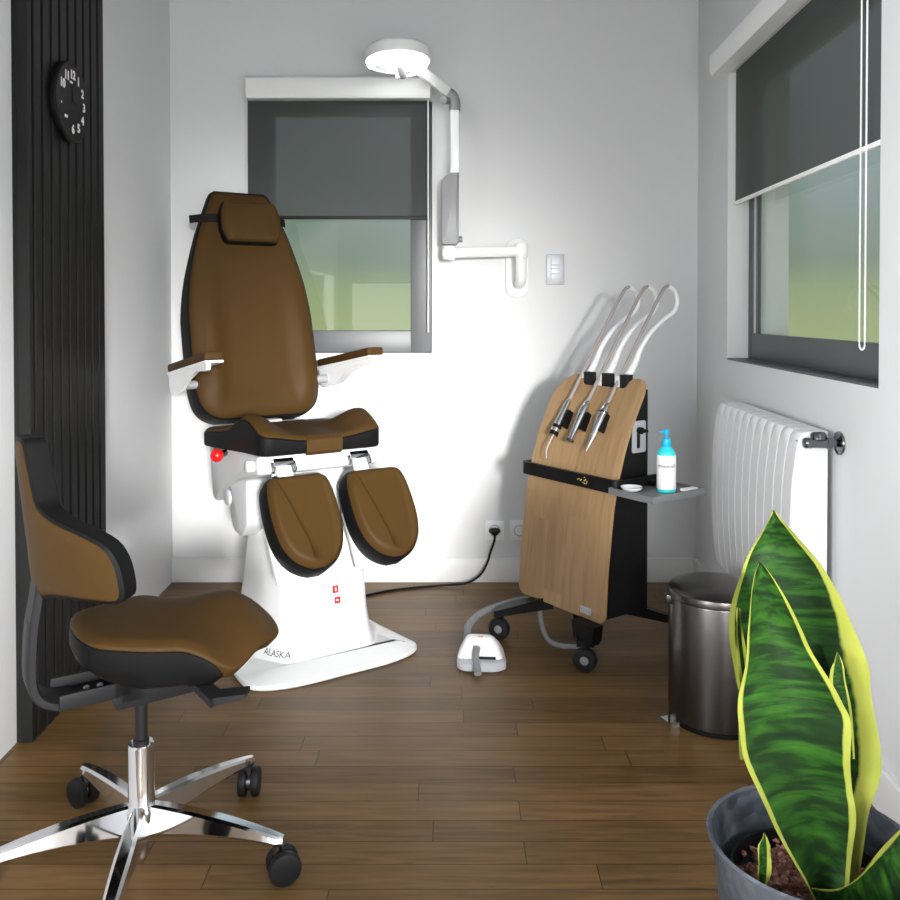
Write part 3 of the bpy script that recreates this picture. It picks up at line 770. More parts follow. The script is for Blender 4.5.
# ------------------------------------------------------------------ stool
SA = radians(34)
t = thing('saddle_stool', 'brown and black saddle stool with chrome five-star base and castors', 'stool', (-.623, 1.722, 0), SA)
world_a = [134, 56.6, -10.3, -82, -154]
bm = NB(); lathe(bm, [(.001, .022), (.0135, .022), (.0135, .075), (.021, .08), (.032, .09), (.034, .105), (.032, .122), (.026, .134), (.0255, .246), (.0245, .251), (.015, .252)], 32); obj('hub', bm, M_chrome, t)
bm = NB(); lathe(bm, [(.0125, .25), (.0125, .36)], 24); lathe(bm, [(.015, .251), (.0158, .253), (.0158, .258), (.0125, .26)], 24); obj('gas_lift', bm, M_dark, t)
for a in world_a:
    aw = radians(a) - SA
    dv = Vector((cos(aw), sin(aw), 0)); sv = Vector((-sin(aw), cos(aw), 0))
    bm = NB(); rings = []
    for k in range(13):
        q = k / 12; r_ = .022 + q * .268
        top = .132 - .008 * q - .029 * q * q; hgt = .042 * (1 - q) ** 1.1 + .017; wt = .012 + .004 * sin(pi * q); wb = .024 - .009 * q
        c = dv * r_
        ring = []
        for sx, z in ((-wt * .6, top), (wt * .6, top), (wt, top - .004), (wb, top - hgt + .006), (wb * .8, top - hgt), (-wb * .8, top - hgt), (-wb, top - hgt + .006), (-wt, top - .004)):
            ring.append(c + sv * sx + Vector((0, 0, z)))
        rings.append(ring)
    c = dv * .302; rings.append([c + sv * (p - dv * .29 - Vector((0, 0, p.z))).dot(sv) * .55 + Vector((0, 0, p.z - .002)) for p in rings[-1]])
    loft(bm, rings); obj('leg', bm, M_chrome, t, ang=25)
    ca = bpy.data.objects.new('castor', None)
    sw = radians({134: 55, 56.6: 4, -10.3: -68, -82: 40, -154: 10}[a]) - SA
    ax = Vector((cos(sw), sin(sw), 0)); fw = Vector((-sin(sw), cos(sw), 0))
    cc = dv * .289 + fw * .012 + Vector((0, 0, .0325))
    bm = NB(); cyl(bm, dv * .289 + V(0, 0, .058), dv * .289 + V(0, 0, .09), .009, 14); cyl(bm, cc - ax * .006, cc + ax * .006, .02, 16); tube(bm, [dv * .289 + V(0, 0, .068), dv * .289 + V(0, 0, .05), cc + V(0, 0, .012)], .0085, 10)
    co_ = obj('castor', bm, M_darkchrome, t)
    for sd in (-1, 1):
        bm = NB(); cyl(bm, cc + ax * sd * .005, cc + ax * sd * .024, .032, 28, .005); obj('wheel', bm, M_dark, co_)
# underseat mechanism
bm = NB()
box(bm, (-.06, -.05, .345), (.1, .05, .40), .012); box(bm, (.02, -.09, .385), (.12, .09, .43), .012); cyl(bm, (0, 0, .335), (0, 0, .36), .026, 20, .006)
loft(bm, [[(x, y * w_, z) for x, y, z in ((x0, -1, z0), (x0, 1, z0), (x0, 1, z1), (x0, -1, z1))] for x0, w_, z0, z1 in ((.0, .05, .36, .42), (-.06, .05, .362, .415))])
# tray-like rear bracket with raised rims
box(bm, (-.16, -.045, .372), (-.03, .045, .38), .003); box(bm, (-.16, -.05, .372), (-.03, -.041, .402), .003); box(bm, (-.16, .041, .372), (-.03, .05, .402), .003)
obj('mechanism', bm, M_dark, t)
for p in ((-.1, .016), (-.075, .014), (-.09, -.016)):
    bm = NB(); lathe(bm, [(.001, 0), (.0065, 0), (.0065, .003), (.004, .005), (.001, .0055)], 14, Matrix.Translation((p[0], p[1], .379))); obj('bolt', bm, M_lightgrey, t)
bm = NB()
path = cr([(-.13, 0, .376), (-.165, 0, .38), (-.192, 0, .398), (-.203, 0, .435), (-.2, 0, .52), (-.19, 0, .585), (-.178, 0, .68)], 6)
rings = []
for i, p in enumerate(path):
    tn = (path[min(i + 1, len(path) - 1)] - path[max(i - 1, 0)]).normalized(); nm = Vector((-tn.z, 0, tn.x)); w_ = interp(i / len(path), [0, .4, 1], [.044, .038, .03])
    rings.append([p + nm * a * .009 + Vector((0, b * w_, 0)) for a, b in ((1, -.85), (1, .85), (.6, 1), (-.6, 1), (-1, .85), (-1, -.85), (-.6, -1), (.6, -1))])
loft(bm, rings); obj('back_arm', bm, M_dark, t)
bm = NB()
loft(bm, [[p + Vector((0, 0, b)) * .007 + sd * a for a, b in ((-1, -1), (1, -1), (1, 1), (-1, 1))] for p, sd in
          ((V(.06, -.07, .41), V(.012, .006, 0)), (V(.075, -.14, .4), V(.014, .007, 0)), (V(.085, -.18, .392), V(.016, .009, 0)), (V(.09, -.205, .392), V(.02, .012, 0)))])
loft(bm, [[V(.07, -.21, .384) + V(a, b, c) for a, b, c in ((0, 0, 0), (.035, .035, 0), (.035, .035, .014), (0, 0, .016))], [V(.135, -.225, .39) + V(a, b, c) for a, b, c in ((0, 0, 0), (.02, .03, 0), (.02, .03, .008), (0, 0, .008))]])
obj('lever', bm, M_dark, t)
# seat
SO = [(-.128, 0), (-.121, .06), (-.1, .105), (-.04, .14), (.03, .17), (.095, .2), (.14, .19), (.2, .15), (.248, .107), (.266, .06), (.268, 0)]
full = [(u, -v) for u, v in SO] + [(u, v) for u, v in reversed(SO[1:-1])]
SOUT = [Vector((p.x, p.y)) for p in cr([(u, v, 0) for u, v in full], 5, True)]
def zs(u, v):
    z = .498 - (.012 + .046 * smooth(.02, .15, u)) * (abs(v) / .19) ** 2
    z -= .045 * smooth(.17, .285, u) ** 1.3
    z += .012 * exp(-(v / .07) ** 2) * exp(-((u - .2) / .07) ** 2) + .006 * (1 - smooth(-.12, .0, u))
    return z
def zshell(u): return .41 + .012 * smooth(.08, .2, u) + .025 * (1 - smooth(-.12, -.02, u))
bm = NB()
def shell_in(p): # recede under the nose
    k = 1 - .2 * smooth(.075, .16, p.x); return Vector((p.x * (1 - .2 * smooth(.1, .26, p.x)), p.y * k))
S2 = [shell_in(p) for p in SOUT]
loft(bm, [[(p.x, p.y, zshell(p.x) - .005) for p in inset(S2, .05)], [(p.x, p.y, zshell(p.x)) for p in inset(S2, .022)], [(p.x, p.y, zshell(p.x) + .012) for p in inset(S2, .006)], [(p.x, p.y, (zshell(p.x) + zs(p.x, p.y)) / 2) for p in inset(S2, -.002)], [(p.x, p.y, zs(p.x, p.y) - .006) for p in inset(S2, -.001)], [(p.x, p.y, zs(p.x, p.y)) for p in inset(S2, .006)]], cap1=False)
obj('seat_shell', bm, M_blacksoft, t)
bm = NB(); rings = [[(p.x * .93, p.y * .93, zs(p.x, p.y) - .02) for p in SOUT]]
for k in (.985, 1.0, .985, .95, .9, .84, .76, .67, .57, .46, .34, .2, .08, .01):
    i = len(rings); ring = []
    for p in SOUT:
        u, v = .05 + (p.x - .05) * k, p.y * k
        h = -.008 if i == 1 else (.0 if i == 2 else .012 * min(1, (1 - k) / .12) ** .6)
        ring.append((u, v, zs(u, v) + h))
    rings.append(ring)
loft(bm, rings, cap0=False); obj('seat_cushion', bm, M_brown, t, ang=70)
# backrest
TB = [(.885, .0), (.886, .03), (.881, .042), (.868, .048), (.83, .055), (.79, .062), (.772, .068), (.76, .082), (.747, .115), (.732, .165), (.712, .203), (.685, .218), (.655, .223), (.626, .223), (.612, .217), (.606, .2), (.604, .13), (.599, .08), (.588, .045), (.584, .02), (.584, 0)]
R_ = cr([(w_, z, 0) for z, w_ in TB], 3); Lf = [Vector((-p.x, p.y, 0)) for p in reversed(R_[1:-1])]
TO = [Vector((p.x, p.y)) for p in R_ + Lf]
def SB(w_, z, n):
    """w to the user's right along the curved back, n forward"""
    k = 2.2 if w_ > 0 else 1.1; v = w_; u = -.192 + k * v * v; g = 2 * k * v; nl = sqrt(1 + g * g)
    lean = -.03 * (z - .6) / .28 * 1.0
    return Vector((u + lean + n / nl, -(v - n * g / nl), z))
bm = NB()
loft(bm, [[SB(p.x, p.y, n) for p in inset(TO, d)] for d, n in ((.006, 0), (0, .004), (-.001, .02), (0, .042), (.006, .047))], cap0=False, cap1=False)
obj('backrest_rim', bm, M_blacksoft, t)
def disc(n0, bul):
    bm = NB(); rings = []
    for k in (1, .97, .92, .85, .76, .66, .55, .43, .3, .16, .03):
        rings.append([SB(p.x * k, .68 + (p.y - .68) * k, n0 + bul * min(1, (1 - k) / .15) ** .6) for p in inset(TO, .004)])
    loft(bm, rings, cap0=False); return bm
obj('backrest_panel', disc(.003, -.006), M_brown, t, ang=60)
obj('backrest_cushion', disc(.044, .004), M_brown, t, ang=60)

# ------------------------------------------------------------------ equipment trolley
TA = radians(-54.47)
TROL = Vector((.356, 2.808, 0))
t = thing('equipment_trolley', 'wood fronted black podiatry trolley on castors by the right wall', 'trolley', TROL, TA)
DZ = [.14, .3, .42, .5, .59, .69, .78, .84, .885, .92]; DD = [0, .01, .025, .035, .056, .089, .131, .165, .189, .203]
def dz(z): return (interp(z - .02, DZ, DD) + interp(z, DZ, DD) * 2 + interp(z + .02, DZ, DD)) / 4
bm = NB()
pf = [(dz(z) + .014, z) for z in (.158, .25, .33, .4, .47, .54, .6, .66, .72, .78, .82, .862)]
P = pf + [(.213, .868), (.213, .155)]
loft(bm, [[(x, y, z) for y, z in P] for x in (-.19, .19)]); obj('body', bm, M_black, t)
# curved wooden front
def ztop(x):
    pts = [(-.203, .80), (-.2, .825), (-.19, .848), (-.168, .878), (-.14, .895), (-.116, .901), (-.09, .900), (-.078, .892), (-.074, .872), (-.06, .868), (.118, .868), (.124, .874), (.131, .89), (.146, .901), (.169, .902), (.185, .896), (.197, .884), (.203, .86)]
    return interp(x, [p[0] for p in pts], [p[1] for p in pts])
def zbot(x):
    e = .203 - abs(x); r_ = .03
    return .148 + (r_ - sqrt(max(0, r_ * r_ - (r_ - min(e, r_)) ** 2)))
xs = sorted(set([-.203, -.2025, -.2015, -.2, -.197, -.193, -.188, -.182, -.175, -.165, -.15, -.135, -.116, -.1, -.09, -.082, -.078, -.074, -.068, -.06] + [-.045 + .02 * i for i in range(9)] + [.121, .124, .128, .131, .138, .146, .158, .169, .177, .185, .191, .195, .198, .2005, .2022, .203]))
NR = 40
bm = NB(); front = []; back = []
for x in xs:
    z0, z1 = zbot(x), ztop(x)
    fr = []; bk = []
    for j in range(NR + 1):
        z = z0 + (z1 - z0) * j / NR; y = dz(z)
        fr.append(bm.verts.new((x, y, z))); bk.append(bm.verts.new((x, y + .0115, z - .003)))
    front.append(fr); back.append(bk)
for i in range(len(xs) - 1):
    for j in range(NR):
        bm.faces.new((front[i][j], front[i + 1][j], front[i + 1][j + 1], front[i][j + 1])); bm.faces.new((back[i][j], back[i][j + 1], back[i + 1][j + 1], back[i + 1][j]))
    bm.faces.new((front[i][0], back[i][0], back[i + 1][0], front[i + 1][0])); bm.faces.new((front[i][NR], front[i + 1][NR], back[i + 1][NR], back[i][NR]))
for i in (0, len(xs) - 1):
    for j in range(NR): bm.faces.new((front[i][j], front[i][j + 1], back[i][j + 1], back[i][j]))
obj('front_board', bm, M_oak, t)
# rail
path = [Vector((p[0], p[1], 0)) for p in ([(-.216, .09)] + [tuple(q) for q in round_poly([(-.216, .09), (-.216, .03), (.222, .03), (.222, .23)], .018, 5)[6:18]] + [(.222, .23)])]
bm = NB(); rings = []
for i, p in enumerate(path):
    tn = (path[min(i + 1, len(path) - 1)] - path[max(i - 1, 0)]).normalized(); nm = Vector((tn.y, -tn.x, 0))
    rings.append([p + nm * a + Vector((0, 0, z)) for a, z in ((.006, .556), (.006, .598), (-.006, .598), (-.006, .556))])
loft(bm, rings)
box(bm, (-.216, .075, .562), (-.185, .09, .592)); box(bm, (.185, .12, .562), (.22, .16, .592))
obj('rail', bm, M_black, t)
bm = NB()
for dx, dz_ in [(-.026, .002), (-.02, .004), (-.014, .0), (-.009, .003), (-.002, -.005), (.004, -.008), (.004, .002), (.01, .005), (.012, -.007), (.004, .012), (.016, -.001)]:
    bmesh.ops.create_icosphere(bm, subdivisions=1, radius=.0023, matrix=Matrix.Translation((.09 + dx, .0245, .577 + dz_)))
obj('dot_mark', bm, M_gold, t)
bm = NB(); box(bm, (.104, -.004, .164), (.148, .006, .185), .001); obj('name_plate', bm, M_silver, t)
# tray
bm = NB()
box(bm, (.212, .018, .562), (.384, .252, .568), .002)
for lo, hi in (((.208, .014, .556), (.216, .256, .577)), ((.38, .014, .556), (.388, .256, .577)), ((.214, .014, .556), (.382, .022, .577)), ((.214, .248, .556), (.382, .256, .577))): box(bm, lo, hi, .003)
obj('tray', bm, M_tray, t)
# side plate with lever
bm = NB(); prism(bm, round_poly(rect(.138, .668, .2, .77), .008, 4), .1895, .194, Matrix(((0, 0, 1, 0), (1, 0, 0, 0), (0, 1, 0, 0), (0, 0, 0, 1))), .001); pl = obj('side_plate', bm, M_silver, t)
bm = NB(); prism(bm, round_poly(rect(.158, .682, .171, .75), .006, 4), .193, .1955, Matrix(((0, 0, 1, 0), (1, 0, 0, 0), (0, 1, 0, 0), (0, 0, 0, 1)))); cyl(bm, (.192, .166, .74), (.212, .166, .74), .011, 16, .003); tube(bm, [(.208, .166, .74), (.215, .185, .738)], [.007, .005], 10); obj('lever', bm, M_black, pl)
# legs and castors
for tip, wid in (((.158, -.034, .095), .036), ((-.204, -.085, .095), .03), ((.2, .37, .085), .022), ((-.2, .31, .085), .022)):
    tip = Vector(tip); a = Vector((tip.x * .35, .10 + (tip.y - .1) * .3, .14)); dv = (tip - a); dh = Vector((dv.x, dv.y, 0)).normalized(); sv = Vector((-dh.y, dh.x, 0))
    bm = NB()
    loft(bm, [[a + sv * x + Vector((0, 0, z)) for x, z in ((-wid, -.015), (wid, -.015), (wid, .03), (-wid, .03))], [a.lerp(tip, .75) + sv * x * .85 + Vector((0, 0, z)) for x, z in ((-wid, -.012), (wid, -.012), (wid, .014), (-wid, .014))], [tip + dh * .015 + sv * x * .75 + Vector((0, 0, z)) for x, z in ((-wid, -.014), (wid, -.014), (wid, .006), (-wid, .006))]])
    if wid > .035: loft(bm, [[(tip.x + x, tip.y + y, z) for x, y in ((-w2, -.012), (w2, -.012), (w2, .03), (-w2, .03))] for w2, z in ((.03, .086), (.042, .105), (.048, .152))])
    lg = obj('leg', bm, M_black, t)
    ax = (Matrix.Rotation(radians(-8), 3, 'Z') @ Vector((0, 0, 0)) + Vector((.55, -.83, 0))).normalized()
    cc = Vector((tip.x, tip.y, .037))
    bm = NB(); cyl(bm, cc + V(0, 0, .044), cc + V(0, 0, .058), .012, 12); tube(bm, [cc + V(0, 0, .05), cc + V(.0, .012, .044), cc + ax * .002 + V(0, .01, .02)], .008, 8); cs_ = obj('castor', bm, M_black, t)
    bm = NB()
    lathe(bm, [(.012, -.0135), (.024, -.0125), (.0255, -.0145), (.033, -.0135), (.037, -.007), (.037, .007), (.033, .0135), (.0255, .0145), (.024, .0125), (.012, .0135)], 32, axisM(cc, ax)); obj('wheel', bm, M_dark, cs_)
    bm = NB(); cyl(bm, cc - ax * .0145, cc + ax * .0145, .014, 18, .002); obj('wheel_hub', bm, M_hose, cs_)
# suction hose loop hanging under the trolley
bm = NB(); tube(bm, cr([(-.1, .03, .155), (-.09, .0, .11), (-.05, -.02, .06), (0, -.03, .04), (.06, -.015, .042), (.11, .02, .06), (.13, .06, .13)], 6), .0085, 12); obj('drain_hose', bm, M_hose, t)
# swan necks
P0 = [(.206, .864), (.212, .885), (.24, .915), (.266, .955), (.285, .99), (.335, 1.045), (.40, 1.09), (.452, 1.115), (.475, 1.15), (.46, 1.192), (.427, 1.209)]
inst = ((-.09, 0.0), (-.004, .003), (.078, .015))
for xi, dy in inst:
    bm = NB(); pp = cr([(xi, y + dy * smooth(.864, .95, z), z) for y, z in P0], 6); n_ = len(pp)
    tube(bm, pp, [interp(i / n_, [0, .12, .25, .4, 1], [.0115, .013, .012, .0085, .0075]) for i in range(n_)], 14)
    box(bm, (xi - .011, .19, .858), (xi + .011, .222, .905), .003)
    bmesh.ops.create_icosphere(bm, subdivisions=2, radius=.0035, matrix=Matrix.Translation((xi + .013, .25 + dy, .945)))
    nk = obj('hose_arm', bm, M_white, t)
    bm = NB(); box(bm, (xi + .013, .186, .862), (xi + .048, .215, .912), .004); box(bm, (xi - .014, .186, .862), (xi + .012, .197, .868), .001); obj('hose_socket', bm, M_dark, nk)
    CM = MXY((xi + .012, .092 + dy * .8, .757), (1, 0, 0), (0, -.55, -.84)); bm = NB(); box(bm, (.0, -.035, -.002), (.013, .028, .03), .005, M=CM); obj('holder_clip', bm, M_black, t)

TM = Matrix.Translation(TROL) @ Matrix.Rotation(TA, 4, 'Z')
# hand instruments resting in the trolley front (each a thing of its own)
names = [('handpiece', 'spray handpiece with thin bent nozzle, left of three on the trolley front'),
         ('handpiece', 'straight chrome handpiece with blunt end, middle of three on the trolley front'),
         ('handpiece', 'pointed chrome handpiece, right of three on the trolley front')]
A0 = Vector((0, .132, .816)); A1 = Vector((0, .05, .69))
for k, (xi, dy) in enumerate(inst):
    t2 = thing(names[k][0], names[k][1], 'handpiece', TROL, TA, 'handpieces on the trolley')
    o_ = Vector((xi, dy * .8, 0)); a = A0 + o_; b = A1 + o_; d = (b - a).normalized(); L = (b - a).length
    bm = NB()
    if k == 0: prof = [(.003, -.004), (.0065, 0), (.0085, .03), (.009, .06), (.0105, .085), (.0115, .1), (.011, .125), (.009, .138), (.003, .139)]
    elif k == 1: prof = [(.004, -.004), (.0085, .004), (.011, .03), (.011, .06), (.0095, .1), (.0085, .135), (.0095, .142), (.0095, .15), (.007, .153), (.002, .154)]
    else: prof = [(.004, -.004), (.0085, .004), (.0125, .03), (.0125, .055), (.0105, .09), (.0075, .125), (.005, .15), (.0025, .165), (.0012, .178)]
    prof = [(r_ * 1.3, z_) for r_, z_ in prof]; lathe(bm, prof, 24, axisM(a, d)); obj('grip', bm, M_chrome, t2)
    bm = NB()
    if k == 0:
        e = a + d * .138
        tube(bm, cr([e, e + d * .025, e + d * .05 + V(0, -.002, -.004), e + d * .055 + V(-.004, .004, -.03)], 5), .0022, 8); obj('nozzle', bm, M_lightgrey, t2)
        bm = NB(); lathe(bm, [(0.0156, 0), (0.0161, 0.002), (0.0161, 0.01), (0.0156, 0.012)], 20, axisM(a + d * .1, d)); lathe(bm, [(0.0148, 0), (0.0156, 0.002), (0.0156, 0.012), (0.0139, 0.014)], 20, axisM(a + d * .124, d)); obj('collar', bm, M_black, t2)
    elif k == 1:
        lathe(bm, [(0.0116, 0), (0.0135, 0.002), (0.0135, 0.008), (0.0116, 0.01)], 20, axisM(a + d * .142, d)); obj('collar', bm, M_darkchrome, t2)
    else:
        lathe(bm, [(0.0169, 0), (0.0176, 0.002), (0.0176, 0.006), (0.0169, 0.008)], 20, axisM(a + d * .03, d)); obj('collar', bm, M_darkchrome, t2)
    bm = NB()
    rod = cr([a, (xi, .27 + dy, 1.017), (xi, .365 + dy, 1.15), (xi, .395 + dy, 1.188), (xi, .41 + dy, 1.203), (xi, .428 + dy, 1.2095)], 6)
    tube(bm, rod, .0062, 12); obj('cord', bm, M_tubeg, t2)

# things on the tray
p = TM @ Vector((.325, .145, .5685))
t2 = thing('pump_bottle', 'white pump bottle with aqua shoulder and blue pump on the trolley tray', 'bottle', p, 0)
bm = NB(); lathe(bm, [(.001, 0), (.026, 0), (.0285, .003), (.0288, .013)], 36); obj('bottle_base', bm, M_aqua, t2); bm = NB(); lathe(bm, [(.029, .112), (.0285, .118), (.025, .127), (.018, .134), (.013, .138), (.013, .141), (.001, .141)], 36); obj('bottle_body', bm, M_aqua, t2)
bm = NB(); lathe(bm, [(.0285, .01), (.0292, .011), (.0292, .113), (.0285, .114)], 36); obj('label_wrap', bm, M_paper, t2)
bm = NB(); lathe(bm, [(.0135, .139), (.0145, .141), (.0145, .158), (.0125, .163), (.006, .164), (.0045, .166), (.0045, .176), (.009, .178), (.0095, .188), (.006, .191), (.001, .191)], 24); tube(bm, [(-.004, 0, .184), (-.02, -.002, .183), (-.023, -.002, .18)], [.004, .003, .0025], 10); obj('pump', bm, M_cyan, t2)
bmx = NB(); lathe(bmx, [(.0292, 0), (.0292, .13)], 48, cap0=False, cap1=False); bl = BVHTree.FromBMesh(bmx); bmx.free()
cd = Vector((p.x, p.y, 0)).normalized()
rt = Vector((cd.y, -cd.x, 0))
text('lettering', 'oxeeoil', .0165, MXY(Vector((0, 0, .082)) - cd * .1, rt, (0, 0, 1)), M_ink, t2, 0, conform=(bl, cd))
bm = NB()
for i in range(12):
    for zz in (.036, .042, .052):
        if zz == .052 and i > 4: continue
        if i % 5 == 4: continue
        q = rt * ((i - 6) * .0027) ; h = bl.ray_cast(q + Vector((0, 0, zz)) - cd * .1, cd)[0] - cd * .0008
        box(bm, h - Vector((.0007, .0003, .0006)), h + Vector((.0007, .0003, .0006)))
obj('small_print', bm, M_greyp, t2)
bm = NB(); h = bl.ray_cast(-rt * .0195 + Vector((0, 0, .083)) - cd * .1, cd)[0] - cd * .001; bmesh.ops.create_icosphere(bm, subdivisions=2, radius=.002, matrix=Matrix.Translation(h)); obj('blue_dot', bm, M_blueink, t2)

p = TM @ Vector((.262, .06, .5685))
t2 = thing('bowl', 'small white dish on the trolley tray in front of the bottle', 'dish', p, 0)
bm = NB(); lathe(bm, [(.001, 0), (.016, 0), (.028, .006), (.033, .013), (.0335, .0145), (.032, .014), (.026, .008), (.014, .003), (.001, .0028)], 32); obj('dish_body', bm, M_white, t2)
p = TM @ Vector((.235, .19, .5685))
bm = NB(); box(bm, (-.011, -.018, 0), (.011, .018, .016), .003); o = obj('tray_clip', bm, M_black); o.location = p; o.rotation_euler = (0, 0, TA); tag(o, 'small black block at the back of the trolley tray', 'clip')
p = TM @ Vector((.355, .215, .5685))
bm = NB(); box(bm, (-.012, -.03, 0), (.012, .03, .008), .003); o = obj('tissue_pack', bm, M_paper); o.location = p; o.rotation_euler = (0, 0, TA); tag(o, 'flat white pack on the trolley tray behind the bottle', 'pack')

# ------------------------------------------------------------------ foot pedal
t = thing('foot_pedal', 'white and grey foot pedal on the floor in front of the trolley', 'foot pedal', (.1, 2.725, 0), radians(-6))
bm = NB()
B_ = round_poly([(-.075, -.055), (-.05, -.075), (.05, -.075), (.083, -.05), (.07, .05), (.04, .06), (-.045, .06), (-.07, .04)], [.02, .03, .03, .02, .02, .02, .02, .02], 5)
loft(bm, [[(p.x, p.y, z) for p in inset(B_, d)] for d, z in ((.004, 0.0005), (0, .003), (0, .022), (.006, .027), (.02, .029))]); obj('pedal_base', bm, M_lightgrey, t)
bm = NB()
def pr(x0, x1, y0, y1, z, r_): return [(p.x, p.y, z) for p in round_poly(rect(x0, y0, x1, y1), r_, 5)]
loft(bm, [pr(-.075, .07, -.045, .055, .026, .025), pr(-.073, .068, -.04, .055, .034, .025), pr(-.062, .056, -.018, .05, .055, .022), pr(-.052, .04, .0, .045, .072, .02), pr(-.045, .032, .008, .04, .077, .016), pr(-.03, .02, .016, .032, .078, .008)])
obj('housing', bm, M_white, t)
bm = NB(); box(bm, (-.022, -.045, .029), (.048, -.03, .036), .002); obj('slot', bm, M_black, t)
bm = NB(); box(bm, (-.012, .012, .0768), (.004, .016, .0788)); obj('red_mark', bm, M_red, t)
bm = NB()
pth = cr([(-.012, -.03, .06), (-.013, -.06, .045), (-.008, -.092, .024), (-.002, -.118, .014)], 5)
tube(bm, pth, [interp(i / 15, [0, .5, 1], [.011, .01, .0125]) for i in range(len(pth))], 12, squash=(1, .7)); obj('lever', bm, M_hose, t)
bm = NB()
PI_ = Matrix.Rotation(radians(6), 4, 'Z') @ Matrix.Translation((-.1, -2.725, 0))
hp = [V(-.048, .04, .045)] + [PI_ @ atY(*q) for q in ((467.5, 632, 2.815), (469, 625, 2.86), (480, 614, 2.93), (499, 606, 2.99), (524, 600, 3.03), (548, 601, 3.04))]
tube(bm, cr(hp, 7), .0125, 14); obj('hose', bm, M_hose, t)

# ------------------------------------------------------------------ pedal bin
t = thing('pedal_bin', 'round brushed steel pedal bin on the floor behind the plant', 'bin', (.735, 2.355, 0), 0)
bm = NB(); lathe(bm, [(.122, .0), (.128, .002), (.128, .014), (.126, .016)], 64); obj('base_ring', bm, M_black, t)
bm = NB(); lathe(bm, [(.125, .014), (.13, .017), (.13, .336), (.1285, .34)], 64); obj('bin_body', bm, M_steel, t)
bm = NB(); lathe(bm, [(.129, .339), (.1325, .342), (.1325, .352), (.13, .36), (.12, .367), (.09, .375), (.05, .38), (.001, .382)], 64); obj('lid', bm, M_steel, t)
pd = Vector((-.93, -.36, 0)).normalized(); ps = Vector((-pd.y, pd.x, 0))
bm = NB(); loft(bm, [[pd * r_ + ps * s_ + V(0, 0, z) for s_, z in ((-.022, .016), (.022, .016), (.022, .022), (-.022, .022))] for r_ in (.12, .168)]); box(bm, (-.012, -.012, 0.001), (.012, .012, .016), M=Matrix.Translation(pd * .14)); obj('pedal', bm, M_chrome, t)
bm = NB(); box(bm, (-.142, -.012, .318), (-.124, .012, .342), .003); obj('hinge', bm, M_steel, t)

# ------------------------------------------------------------------ potted plant
PC = Vector((.534, 1.25, 0))
t = thing('potted_snake_plant', 'tall variegated snake plant in a grey hammered pot at front right', 'plant', PC, 0)
RIMZ = .343
bm = NB()
lathe(bm, [(.1, .001), (.11, .004), (.143, RIMZ - .01), (.15, RIMZ - .006), (.1515, RIMZ), (.148, RIMZ + .003), (.144, RIMZ), (.138, RIMZ - .02), (.108, .02), (.001, .02)], 64, cap0=True); obj('pot', bm, M_zinc, t)
bm = NB(); lathe(bm, [(.09, .021), (.113, .285), (.117, .288), (.117, .292), (.113, .292), (.108, .27), (.001, .265)], 48); obj('nursery_pot', bm, M_black, t)
bm = NB()
n = 40
rings = [[(r_ * cos(2 * pi * k / n), r_ * sin(2 * pi * k / n), .268 + .01 * (1 - (r_ / .109) ** 2) + random.uniform(-.004, .004)) for k in range(n)] for r_ in (.109, .1, .09, .08, .07, .06, .05, .04, .03, .02, .01, .002)]
loft(bm, rings, cap0=False); o = obj('soil', bm, M_soil, t); o['kind'] = 'stuff'
bm = NB()
for i in range(260):
    a = random.uniform(0, 2 * pi); r_ = .106 * sqrt(random.random()); s_ = random.uniform(.004, .008)
    bmesh.ops.create_icosphere(bm, subdivisions=1, radius=1, matrix=Matrix.Translation((r_ * cos(a), r_ * sin(a), .276 + .004)) @ Matrix.Rotation(random.uniform(0, 6), 4, 'Z') @ Matrix.Rotation(random.uniform(-.5, .5), 4, 'X') @ Matrix.Diagonal((s_, s_ * .7, s_ * .5, 1)))
o = obj('bark_chips', bm, M_soil, t, ang=20); o['kind'] = 'stuff'

